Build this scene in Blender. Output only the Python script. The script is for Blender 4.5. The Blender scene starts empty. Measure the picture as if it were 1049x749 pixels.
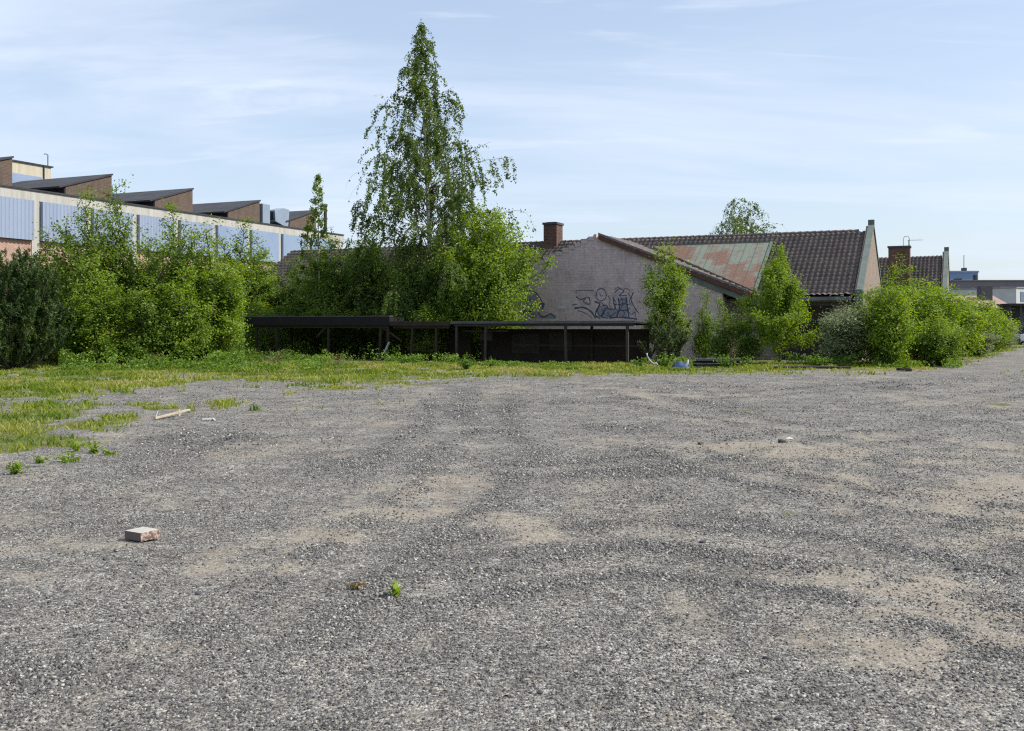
import bpy, math, random
import numpy as np
from mathutils import Vector

S = bpy.context.scene
COL = S.collection
R = math.radians
F, CX, HY, H = 1050.0, 524.5, 335.0, 1.65        # focal length in photo pixels, principal column, horizon row, eye height
ANG = R(24.4)                                      # the yard's grid is turned this much from the view
AX = np.array([math.sin(ANG), math.cos(ANG)])      # away along the buildings' short sides
BX = np.array([-AX[1], AX[0]])                     # left-away along the ridges

def gpt(px, py):
    d = F * H / (py - HY)
    return ((px - CX) / F * d, d)
def at(px, d):
    return ((px - CX) / F * d, d)
def zof(py, d):
    return H - (py - HY) / F * d

# ------------------------------------------------------------------ noise
def _hash(ix, iy, seed):
    h = (ix.astype(np.int64) * 374761393 + iy.astype(np.int64) * 668265263 + seed * 1442695041) & 0xffffffff
    h = ((h ^ (h >> 13)) * 1274126177) & 0xffffffff
    return ((h ^ (h >> 16)) & 0xffff) / 65535.0
def vnoise(x, y, seed=0):
    x = np.asarray(x, float); y = np.asarray(y, float)
    ix = np.floor(x); iy = np.floor(y)
    fx = x - ix; fy = y - iy
    fx = fx * fx * (3 - 2 * fx); fy = fy * fy * (3 - 2 * fy)
    a = _hash(ix, iy, seed); b = _hash(ix + 1, iy, seed)
    c = _hash(ix, iy + 1, seed); d = _hash(ix + 1, iy + 1, seed)
    return (a * (1 - fx) + b * fx) * (1 - fy) + (c * (1 - fx) + d * fx) * fy
def fbm(x, y, seed=0, octv=4):
    s = 0; a = .5; t = 0
    for k in range(octv):
        s = s + a * vnoise(x * 2 ** k + 17.3 * k, y * 2 ** k - 9.1 * k, seed + k * 31); t += a; a *= .5
    return s / t
def sstep(a, b, x):
    t = np.clip((x - a) / (b - a), 0, 1)
    return t * t * (3 - 2 * t)

# ------------------------------------------------------------------ meshes
def mesh_np(name, verts, faces_idx, nper, mat=None, smooth=False, tint=None):
    """verts (n,3); faces_idx (m,nper) of one polygon size"""
    me = bpy.data.meshes.new(name)
    verts = np.asarray(verts, np.float32); f = np.asarray(faces_idx, np.int32)
    me.vertices.add(len(verts)); me.vertices.foreach_set('co', verts.ravel())
    m = len(f)
    me.loops.add(m * nper); me.loops.foreach_set('vertex_index', f.ravel())
    me.polygons.add(m)
    me.polygons.foreach_set('loop_start', np.arange(0, m * nper, nper, dtype=np.int32))
    try: me.polygons.foreach_set('loop_total', np.full(m, nper, np.int32))
    except Exception: pass
    if smooth: me.polygons.foreach_set('use_smooth', np.ones(m, bool))
    if tint is not None:
        a = me.attributes.new('tint', 'FLOAT', 'FACE'); a.data.foreach_set('value', np.asarray(tint, np.float32))
    me.update(calc_edges=True)
    me.validate()
    if mat: me.materials.append(mat)
    return me

class MB:
    def __init__(s): s.v = []; s.f = []
    def add(s, vs, fs):
        o = len(s.v); s.v += [tuple(v) for v in vs]; s.f += [tuple(i + o for i in f) for f in fs]; return s
    def box(s, x0, x1, y0, y1, z0, z1):
        return s.add([(x0,y0,z0),(x1,y0,z0),(x1,y1,z0),(x0,y1,z0),(x0,y0,z1),(x1,y0,z1),(x1,y1,z1),(x0,y1,z1)],
                     [(3,2,1,0),(4,5,6,7),(0,1,5,4),(1,2,6,5),(2,3,7,6),(3,0,4,7)])
    def prism(s, poly, axis, a, b):
        """poly of 2D points extruded along axis ('x','y','z') from a to b"""
        n = len(poly)
        def p(u, v, w):
            return {'x': (w, u, v), 'y': (u, w, v), 'z': (u, v, w)}[axis]
        vs = [p(u, v, a) for u, v in poly] + [p(u, v, b) for u, v in poly]
        fs = [tuple(range(n - 1, -1, -1)), tuple(range(n, 2 * n))] + [(i, (i + 1) % n, n + (i + 1) % n, n + i) for i in range(n)]
        return s.add(vs, fs)
    def beam(s, p, q, w, h=None):
        p = Vector(p); q = Vector(q); h = h or w
        d = (q - p).normalized()
        up = Vector((0, 0, 1)) if abs(d.z) < .95 else Vector((0, 1, 0))
        a = d.cross(up).normalized() * w / 2; b = a.cross(d).normalized() * h / 2
        vs = [p - a - b, p + a - b, p + a + b, p - a + b, q - a - b, q + a - b, q + a + b, q - a + b]
        return s.add(vs, [(3,2,1,0),(4,5,6,7),(0,1,5,4),(1,2,6,5),(2,3,7,6),(3,0,4,7)])
    def tube(s, pts, rad, n=6, cap=True):
        V, Fc = tube_np(np.array(pts, float), rad, n)
        o = len(s.v); s.v += [tuple(v) for v in V]; s.f += [tuple(int(i) + o for i in f) for f in Fc]
        if cap:
            k = len(pts)
            s.f.append(tuple(o + i for i in range(n - 1, -1, -1))); s.f.append(tuple(o + (k - 1) * n + i for i in range(n)))
        return s
    def build(s, name, mat, parent=None, bevel=0, smooth=False):
        me = bpy.data.meshes.new(name); me.from_pydata(s.v, [], s.f); me.update()
        import bmesh
        bm = bmesh.new(); bm.from_mesh(me); bmesh.ops.recalc_face_normals(bm, faces=bm.faces)
        if bevel: bmesh.ops.bevel(bm, geom=list(bm.edges), offset=bevel, segments=2, affect='EDGES', profile=.6)
        bm.to_mesh(me); bm.free()
        if smooth:
            for p in me.polygons: p.use_smooth = True
        if mat: me.materials.append(mat)
        return link(name, me, parent)

def tube_np(pts, rad, n=5):
    k = len(pts); rad = np.broadcast_to(np.asarray(rad, float), (k,))
    t = np.gradient(pts, axis=0); t /= np.linalg.norm(t, axis=1)[:, None] + 1e-9
    ref = np.array([0.31, 0.87, 0.38]) if abs(t[0] @ np.array([0.31, 0.87, 0.38])) < .9 else np.array([1., 0, 0])
    a = np.cross(t, ref); a /= np.linalg.norm(a, axis=1)[:, None]
    b = np.cross(t, a)
    th = np.arange(n) * 2 * np.pi / n
    V = pts[:, None, :] + rad[:, None, None] * (np.cos(th)[None, :, None] * a[:, None, :] + np.sin(th)[None, :, None] * b[:, None, :])
    i = np.arange(k - 1)[:, None] * n; j = np.arange(n)[None, :]; jn = (j + 1) % n
    Fc = np.stack([i + j, i + jn, i + n + jn, i + n + j], -1).reshape(-1, 4)
    return V.reshape(-1, 3), Fc

def link(name, data, parent=None):
    o = bpy.data.objects.new(name, data); COL.objects.link(o)
    if parent: o.parent = parent
    return o
def thing(name, label, cat, loc=(0, 0, 0), rotz=0, group=None):
    o = bpy.data.objects.new(name, None); COL.objects.link(o)
    o.location = loc; o.rotation_euler = (0, 0, rotz); o.empty_display_size = .3
    o['label'] = label; o['category'] = cat
    if group: o['group'] = group
    return o
def tag(o, label, cat, group=None, kind=None):
    o['label'] = label; o['category'] = cat
    if group: o['group'] = group
    if kind: o['kind'] = kind
    return o

# ------------------------------------------------------------------ materials
class NT:
    def __init__(s, name):
        s.m = bpy.data.materials.new(name); s.m.use_nodes = True
        s.t = s.m.node_tree; s.t.nodes.clear(); s.out = s.t.nodes.new('ShaderNodeOutputMaterial')
    def n(s, ty, ins=None, **kw):
        x = s.t.nodes.new('ShaderNode' + ty)
        for k, v in kw.items(): setattr(x, k, v)
        for k, v in (ins or {}).items(): s.set(x.inputs[k], v)
        return x
    def set(s, sock, v):
        if isinstance(v, bpy.types.NodeSocket): s.t.links.new(v, sock)
        elif isinstance(v, bpy.types.Node): s.t.links.new(v.outputs[0], sock)
        else: sock.default_value = v
    def mix(s, f, a, b, mode='MIX'):
        x = s.n('Mix', data_type='RGBA', blend_type=mode); x.clamp_factor = True
        s.set(x.inputs[0], f); s.set(x.inputs[6], c4(a)); s.set(x.inputs[7], c4(b)); return x.outputs[2]
    def math(s, op, a, b=0.0, c=None):
        x = s.n('Math', operation=op); s.set(x.inputs[0], a); s.set(x.inputs[1], b)
        if c is not None: s.set(x.inputs[2], c)
        return x.outputs[0]
    def mr(s, v, a, b, c=0.0, d=1.0):
        x = s.n('MapRange'); x.clamp = True
        for i, q in enumerate((v, a, b, c, d)): s.set(x.inputs[i], q)
        return x.outputs[0]
    def noise(s, vec, scale, detail=4, rough=.6, out=0):
        x = s.n('TexNoise', {'Scale': scale, 'Detail': detail, 'Roughness': rough})
        if vec is not None: s.set(x.inputs['Vector'], vec)
        return x.outputs[out]
    def ramp(s, v, stops):
        x = s.n('ValToRGB'); e = x.color_ramp.elements
        while len(e) < len(stops): e.new(.5)
        for i, (p, c) in enumerate(stops): e[i].position = p; e[i].color = c4(c)
        s.set(x.inputs[0], v); return x.outputs[0]
    def obj(s): return s.n('TexCoord').outputs['Object']
    def attr(s, name, out='Fac'): return s.n('Attribute', attribute_name=name).outputs[out]
    def bump(s, h, strength=.5, dist=.02):
        return s.n('Bump', {'Height': h, 'Strength': strength, 'Distance': dist}).outputs[0]
    def pr(s, color, rough=.85, normal=None, metal=0.0, spec=.3):
        p = s.n('BsdfPrincipled', {'Base Color': c4(color), 'Roughness': rough, 'Metallic': metal, 'Specular IOR Level': spec})
        if normal is not None: s.set(p.inputs['Normal'], normal)
        s.t.links.new(p.outputs[0], s.out.inputs[0]); return s.m
def c4(c):
    if isinstance(c, (tuple, list)) and len(c) == 3: return (*c, 1.0)
    return c

def weathered(name, col, col2, scale=1.5, rough=.85, metal=0.0, bump=.15, fine=40, streak=False):
    t = NT(name); v = t.obj()
    if streak:
        mp = t.n('Mapping'); t.set(mp.inputs[0], v); mp.inputs['Scale'].default_value = (3, 3, .25); v2 = mp.outputs[0]
    else: v2 = v
    f = t.mr(t.noise(v2, scale, 6, .65), .35, .68)
    c = t.mix(f, col, col2)
    g = t.noise(v, fine, 3)
    c = t.mix(t.mr(g, .3, .7, 0, .35), c, tuple(x * .6 for x in col))
    return t.pr(c, rough, t.bump(g, bump, .01), metal)

def brickmat(name, c1, c2, mortar, bw=.26, bh=.085, ms=.012, stain=(.05,.045,.04), stain_amt=.6, bumpd=.012, off=.5):
    t = NT(name); v = t.obj()
    sp = t.n('SeparateXYZ'); t.set(sp.inputs[0], v)
    cb = t.n('CombineXYZ'); t.set(cb.inputs[0], t.math('ADD', sp.outputs[0], sp.outputs[1])); t.set(cb.inputs[1], sp.outputs[2])
    b = t.n('TexBrick', {'Color1': c4(c1), 'Color2': c4(c2), 'Mortar': c4(mortar), 'Scale': 1.0, 'Mortar Size': ms, 'Mortar Smooth': .3,
                         'Bias': 0.0, 'Brick Width': bw, 'Row Height': bh}); b.offset = off
    t.set(b.inputs['Vector'], cb.outputs[0])
    n1 = t.noise(v, .9, 6, .7)
    c = t.mix(t.mr(n1, .5, .75, 0, stain_amt), b.outputs[0], stain)
    n2 = t.noise(v, 6, 4, .7)
    c = t.mix(t.mr(n2, .45, .8, 0, .5), c, tuple(min(1, x * 1.5) for x in c1))
    mp = t.n('Mapping'); t.set(mp.inputs[0], v); mp.inputs['Scale'].default_value = (1.6, 1.6, .22)
    c = t.mix(t.mr(t.noise(mp.outputs[0], 1.5, 5, .7), .5, .78, 0, .55), c, tuple(x * .55 for x in c2))
    h = t.math('ADD', t.math('MULTIPLY', b.outputs[1], -1.0), t.math('MULTIPLY', n2, .4))
    return t.pr(c, .9, t.bump(h, .6, bumpd))

def leafmat(name, dark, mid, light, trans=.35, tcol=None):
    t = NT(name); tint = t.attr('tint')
    c = t.ramp(tint, [(0, dark), (.5, mid), (1, light)])
    d = t.n('BsdfPrincipled', {'Base Color': c, 'Roughness': .55, 'Specular IOR Level': .25})
    hs = t.n('HueSaturation', {'Hue': .485, 'Saturation': 1.15, 'Value': 1.25, 'Color': c})
    tr = t.n('BsdfTranslucent', {'Color': hs.outputs[0]})
    mx = t.n('MixShader', {0: trans}); t.set(mx.inputs[1], d.outputs[0]); t.set(mx.inputs[2], tr.outputs[0])
    t.t.links.new(mx.outputs[0], t.out.inputs[0]); return t.m

M = {}
M['leaf_green'] = leafmat('leaf_green', (.065,.12,.022), (.15,.235,.036), (.25,.345,.056), .47)
M['leaf_bright'] = leafmat('leaf_bright', (.095,.165,.022), (.19,.29,.038), (.29,.39,.055), .48)
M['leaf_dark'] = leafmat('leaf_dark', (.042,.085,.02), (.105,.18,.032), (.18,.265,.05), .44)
M['leaf_birch'] = leafmat('leaf_birch', (.048,.085,.022), (.105,.165,.035), (.185,.25,.055), .45)
M['leaf_grey'] = leafmat('leaf_grey', (.11,.16,.07), (.20,.25,.12), (.31,.345,.19), .35)
M['needle'] = leafmat('needle', (.028,.056,.016), (.065,.11,.026), (.14,.195,.05), .28)
M['needle_pale'] = leafmat('needle_pale', (.05,.085,.028), (.10,.14,.05), (.25,.25,.11), .25)
M['grass'] = leafmat('grass', (.10,.17,.022), (.235,.285,.042), (.44,.37,.15), .42)
M['weed'] = leafmat('weed', (.06,.12,.018), (.125,.22,.032), (.20,.30,.05), .42)
M['dry_leaf'] = leafmat('dry_leaf', (.12,.08,.035), (.22,.16,.07), (.33,.27,.13), .2)

def barkmat(name, a, b, hor):
    t = NT(name); v = t.obj(); mp = t.n('Mapping'); t.set(mp.inputs[0], v)
    mp.inputs['Scale'].default_value = (2, 2, 9) if hor else (8, 8, 1.2)
    n = t.noise(mp.outputs[0], 2.2, 5, .7)
    return t.pr(t.mix(t.mr(n, .48, .62), a, b), .9, t.bump(n, .5, .02))
M['bark_birch'] = barkmat('bark_birch', (.52,.50,.46), (.05,.045,.04), True)
M['bark'] = barkmat('bark', (.10,.085,.065), (.045,.035,.028), False)

def deco(name, fn): M[name] = fn
M['roof_felt'] = weathered('roof_felt', (.032,.034,.04), (.06,.062,.07), .8)
M['fascia_cream'] = weathered('fascia_cream', (.47,.46,.42), (.33,.32,.285), .9, streak=True)
M['cladding'] = weathered('cladding', (.245,.30,.41), (.29,.345,.45), .35, .5, bump=.05, streak=True)
M['blue_glass'] = weathered('blue_glass', (.21,.28,.41), (.27,.34,.46), .5, .3, bump=.02)
M['brick_brown'] = brickmat('brick_brown', (.125,.082,.06), (.08,.055,.042), (.14,.12,.10), stain_amt=.35)
M['brick_pink'] = brickmat('brick_pink', (.40,.25,.19), (.33,.20,.15), (.38,.33,.28), stain_amt=.2)
M['concrete_pale'] = weathered('concrete_pale', (.52,.47,.36), (.40,.36,.28), 1.2, streak=True)
M['vent_metal'] = weathered('vent_metal', (.25,.31,.39), (.32,.37,.43), .8, .45, .3, bump=.03)
M['vent_dark'] = weathered('vent_dark', (.03,.033,.04), (.05,.05,.055), 2)
M['wing_brick'] = brickmat('wing_brick', (.47,.385,.39), (.42,.34,.345), (.38,.31,.315), .42, .145, .010, (.20,.165,.165), .75, .006)
M['gable_brick'] = brickmat('gable_brick', (.25,.185,.14), (.155,.115,.09), (.25,.225,.19), stain=(.22,.20,.17), stain_amt=.7)
M['wall_grey'] = brickmat('wall_grey', (.26,.22,.20), (.20,.17,.155), (.18,.16,.15), .42, .145, .016)
M['chimney_brick'] = brickmat('chimney_brick', (.15,.066,.042), (.065,.038,.03), (.13,.105,.085), .26, .085, .014, (.035,.03,.028), .7)
M['rake_board'] = weathered('rake_board', (.13,.055,.04), (.07,.04,.032), 3)
M['green_board'] = weathered('green_board', (.15,.18,.155), (.09,.10,.09), 2)
M['copper_green'] = weathered('copper_green', (.14,.175,.155), (.085,.105,.095), 2, .7)
M['gutter'] = weathered('gutter', (.17,.18,.19), (.09,.09,.095), 2, .6)
M['wood_dark'] = weathered('wood_dark', (.045,.032,.025), (.022,.018,.015), 2)
M['wood_grey'] = weathered('wood_grey', (.055,.045,.038), (.03,.026,.023), 2)
M['wood_pale'] = weathered('wood_pale', (.50,.43,.32), (.34,.28,.20), 6)
M['board_pale'] = weathered('board_pale', (.06,.05,.045), (.04,.034,.03), 3)
M['tar_black'] = weathered('tar_black', (.010,.010,.012), (.018,.017,.018), 1.2)
M['felt_edge'] = weathered('felt_edge', (.10,.11,.125), (.065,.068,.075), 2)
M['door_dark'] = weathered('door_dark', (.045,.036,.03), (.028,.024,.02), 2)
M['white_plastic'] = weathered('white_plastic', (.40,.40,.40), (.25,.25,.25), 4, .4)
M['white_paint'] = weathered('white_paint', (.52,.53,.54), (.42,.43,.44), 1, .6)
M['blue_tarp'] = weathered('blue_tarp', (.022,.05,.12), (.035,.07,.15), 5, .5)
M['rubber'] = weathered('rubber', (.012,.012,.013), (.025,.025,.026), 6, .7)
M['stone_dark'] = weathered('stone_dark', (.055,.055,.06), (.10,.10,.105), 20)
M['stone_white'] = weathered('stone_white', (.55,.53,.49), (.4,.38,.35), 20)
M['stone_brown'] = weathered('stone_brown', (.15,.10,.075), (.09,.07,.055), 20)
M['far_blue'] = weathered('far_blue', (.17,.26,.42), (.21,.30,.45), .2, .6)
M['far_grey'] = weathered('far_grey', (.17,.155,.175), (.13,.12,.14), .3)
M['far_pale'] = weathered('far_pale', (.24,.27,.34), (.20,.22,.28), .3)
M['far_glass'] = weathered('far_glass', (.10,.14,.21), (.14,.18,.25), .3, .3)
M['pink_roof'] = weathered('pink_roof', (.34,.235,.195), (.28,.20,.17), .8)
M['car_silver'] = weathered('car_silver', (.46,.49,.54), (.44,.47,.52), .5, .25, .5, bump=0)
M['car_glass'] = weathered('car_glass', (.02,.024,.03), (.03,.034,.04), .5, .08, bump=0)
M['steel_dark'] = weathered('steel_dark', (.05,.052,.058), (.035,.036,.04), 2, .6)

def paintmat(name, c): return weathered(name, c, tuple(x * .75 for x in c), 5, .8, bump=.05)
M['paint_navy'] = paintmat('paint_navy', (.07,.085,.155))
M['paint_blue'] = paintmat('paint_blue', (.255,.25,.305))
M['paint_white'] = paintmat('paint_white', (.50,.50,.52))

# tile roof: reddish brown, sooty, with lichen-pale speckle
def tilemat():
    t = NT('roof_tile'); v = t.obj()
    n = t.noise(v, .7, 6, .7); g = t.noise(v, 5, 4, .7)
    c = t.mix(t.mr(n, .3, .7), (.145,.118,.106), (.082,.070,.066))
    c = t.mix(t.mr(g, .52, .78, 0, .6), c, (.33,.29,.255))
    c = t.mix(t.mr(t.noise(v, 14, 2), .5, .75, 0, .5), c, (.05,.042,.04))
    return t.pr(c, .9, t.bump(g, .3, .02))
M['roof_tile'] = tilemat()
# the sheet metal patch: pale green paint flaking to rust, in panels
def rustmat():
    t = NT('rusty_sheet'); v = t.obj()
    n = t.noise(v, .75, 7, .72)
    sp = t.n('SeparateXYZ'); t.set(sp.inputs[0], v)
    cb = t.n('CombineXYZ'); t.set(cb.inputs[0], t.math('MULTIPLY', sp.outputs[1], 1.0)); t.set(cb.inputs[1], sp.outputs[0])
    b = t.n('TexBrick', {'Color1': (.0,.0,.0,1), 'Color2': (1,1,1,1), 'Mortar': (.5,.5,.5,1), 'Scale': 1.0, 'Mortar Size': .012, 'Brick Width': 1.3, 'Row Height': .62})
    t.set(b.inputs['Vector'], cb.outputs[0])
    f = t.math('ADD', n, t.math('MULTIPLY', t.math('SUBTRACT', b.outputs[0], .5), .16))
    c = t.mix(t.mr(f, .41, .55), (.15,.175,.14), (.15,.078,.056))
    c = t.mix(t.mr(t.noise(v, 9, 4), .5, .8, 0, .6), c, (.24,.25,.20))
    c = t.mix(t.math('MULTIPLY', b.outputs[1], .4), c, (.09,.08,.07))
    return t.pr(c, .7, t.bump(b.outputs[1], .4, .02))
M['rusty_sheet'] = rustmat()

# ------------------------------------------------------------------ ground masks (baked as attributes of the ground)
def ell(px, py, lst):
    m = np.zeros_like(px)
    for (x, y, rx, ry, a) in lst:
        q = ((px - x) / rx) ** 2 + ((py - y) / ry) ** 2
        m = np.maximum(m, a * np.exp(-q * 1.1))
    return m
DIRT = [(850,466,60,7,.95),(770,457,75,5,.7),(905,447,45,3.5,.6),(1000,500,70,14,.75),(1030,455,50,6,.45),(865,498,60,6,.5),(330,548,60,8,.6),
        (400,525,60,6,.55),(455,497,55,5,.45),(165,508,70,10,.65),(60,560,95,14,.6),(20,590,60,12,.4),(250,585,80,10,.35),(175,662,65,12,.7),(110,655,50,10,.35),
        (445,655,90,16,.6),(590,690,90,14,.55),(560,548,60,9,.4),(205,738,80,12,.8),(640,722,80,14,.45),(430,735,70,12,.55),(700,738,80,14,.65),(900,628,110,10,.5),(960,600,90,14,.55),
        (1030,620,80,20,.6),(850,593,60,8,.5),(810,589,40,7,.45),(950,560,120,12,.35),(720,520,120,10,.25),(610,455,60,4,.5),(550,457,40,3,.4),(400,418,40,3,.6),(590,460,70,4,.4),(740,430,130,3,.35),(690,405,90,3,.25),(1000,660,80,12,.5),(860,660,120,10,.35),
        (1010,395,60,4,.15),(330,640,120,10,.15),(1000,735,60,14,.4)]
COARSE = [(40,690,110,35,.9),(120,740,120,18,.6),(520,600,90,16,.8),(430,605,60,12,.6),(330,570,60,18,.6),(300,720,70,20,.5),(950,690,110,18,.6),(830,715,60,18,.8),
          (640,440,70,6,.5),(180,450,90,14,.6),(720,485,120,6,.6),(830,470,90,4,.7),(960,505,60,5,.5),(800,540,110,10,.5),(480,420,30,22,.35),(1010,540,60,8,.6),(470,530,60,14,.4),(890,400,140,10,.35),(760,395,140,8,.25),(150,535,80,6,.45),(700,640,120,15,.3)]
GEDGE = [(-400,420),(0,411),(60,405),(110,399),(170,391),(230,388),(260,391),(330,395),(400,389.5),(480,386),(560,385),(640,383.2),(700,382),(850,380.5),(920,379),(985,373.5),(1030,360),(1060,354),(1500,350)]
GPATCH = [(5,442,60,20,1.3),(62,452,45,8,.9),(45,422,45,10,1.0),(98,437,38,8,1.2),(122,430,26,6,.9),(80,440,40,8,.7),(165,418,35,4,.55),(195,421,12,3.2,.7),(232,415,22,5,.75),(130,404,12,3,.5),(258,421,14,2.5,.6),(350,398,40,2.5,.5),(430,393,50,2.5,.5),
          (300,403,30,3,.35),(90,414,22,4,.5),(540,392,40,1.6,.35),(400,400,30,1.6,.3),(620,420,20,1,.3),(660,423,30,1.0,.35),(380,608,8,4,.25)]
def proj(x, y):
    yy = np.maximum(y, .8)
    return CX + F * x / yy, HY + F * H / yy
def masks(x, y):
    px, py = proj(x, y)
    n1 = fbm(x * .9, y * .45, 3, 4); n2 = fbm(x * 3.1, y * 1.6, 9, 3)
    e = ell(px, py, DIRT)
    n3 = fbm(x * 9, y * 5, 19, 3); rt = ruts(x, y)
    dirt = np.clip(sstep(.12, 1.0, e + 1.1 * (n1 - .5) + 1.0 * (n2 - .5) + .7 * (n3 - .5) + .06) + .35 * sstep(.5, .8, n1 + .5 * (n2 - .5)) + .30 * np.clip(-rt, 0, 1), 0, 1)
    co = ell(px, py, COARSE)
    coarse = np.clip(sstep(.2, .95, co + 1.5 * (fbm(x * .7, y * .4, 21, 4) - .5) + .7 * (n2 - .5) + .12) + .75 * np.clip(rt, 0, 1), 0, 1) * (1 - .8 * dirt)
    ge = np.interp(px, [p[0] for p in GEDGE], [p[1] for p in GEDGE])
    nz = fbm(x * .8, y * .5, 41, 4) - .5; nf = fbm(x * 3.3, y * 2.2, 57, 3) - .5
    wid = np.maximum(1.5, (py - HY) * .10)
    g = sstep(1.0, -1.0, (py - ge) / wid + 3.2 * nz + 1.6 * nf)
    gp = sstep(.28, .6, ell(px, py, GPATCH) + .8 * nz + 1.0 * nf)
    grass = np.maximum(g, gp) * (y > 8)
    grass = grass * (1 - .65 * sstep(.1, .25, fbm(x * .35, y * .3, 77, 3) - .5 + .6 * nf) )
    # tyre arcs: long shallow curves that scrape the gravel
    return np.clip(dirt * (1 - grass), 0, 1), np.clip(grass, 0, 1), coarse * (1 - grass)
TRK = [[(482,392),(468,425),(476,465),(430,505),(330,560),(190,625)], [(505,395),(497,428),(508,468),(462,512),(370,575),(260,650)],
       [(690,447),(800,470),(900,492),(1060,505)], [(690,463),(790,492),(900,512),(1060,532)], [(540,482),(700,472),(850,442),(1060,424)], [(530,500),(700,487),(860,453),(1060,432)],
       [(250,412),(480,402),(650,411),(860,446)], [(1060,610),(850,565),(650,545),(470,565)], [(1060,660),(850,598),(640,575),(440,605)], [(0,640),(200,600),(350,520),(455,440)],
       [(560,395),(760,405),(1049,385)], [(300,720),(500,660),(800,640),(1060,700)], [(640,400),(720,420),(900,420),(1060,400)]]
TRKW = [[gpt(*q) for q in t_] for t_ in TRK]
def ruts(x, y):
    h = np.zeros_like(x)
    wob = .5 * (fbm(x * .5, y * .5, 5, 2) - .5)
    for i, P in enumerate(TRKW):
        d = np.full_like(x, 1e9)
        for (ax_, ay_), (bx_, by_) in zip(P[:-1], P[1:]):
            dx, dy = bx_ - ax_, by_ - ay_
            u = np.clip(((x - ax_) * dx + (y - ay_) * dy) / (dx * dx + dy * dy), 0, 1)
            d = np.minimum(d, np.hypot(x - ax_ - u * dx, y - ay_ - u * dy))
        d = (d + wob) / (.14 + .006 * np.clip(y, 0, 60))
        a = sstep(.30, .60, fbm(x * .3, y * .2, 200 + i, 2))
        h = h + a * (-np.exp(-d * d) + .8 * np.exp(-(np.abs(d) - 2.0) ** 2))
    return np.clip(h, -1.2, 1.2)
def gz(x, y):
    fade = sstep(90, 40, y) * sstep(-3, 1, y)
    z = .05 * (fbm(x * .45, y * .45, 11, 3) - .5) + .035 * (fbm(x * 1.7, y * 1.7, 12, 3) - .5)
    return z * fade + .014 * ruts(x, y) * fade

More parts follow.
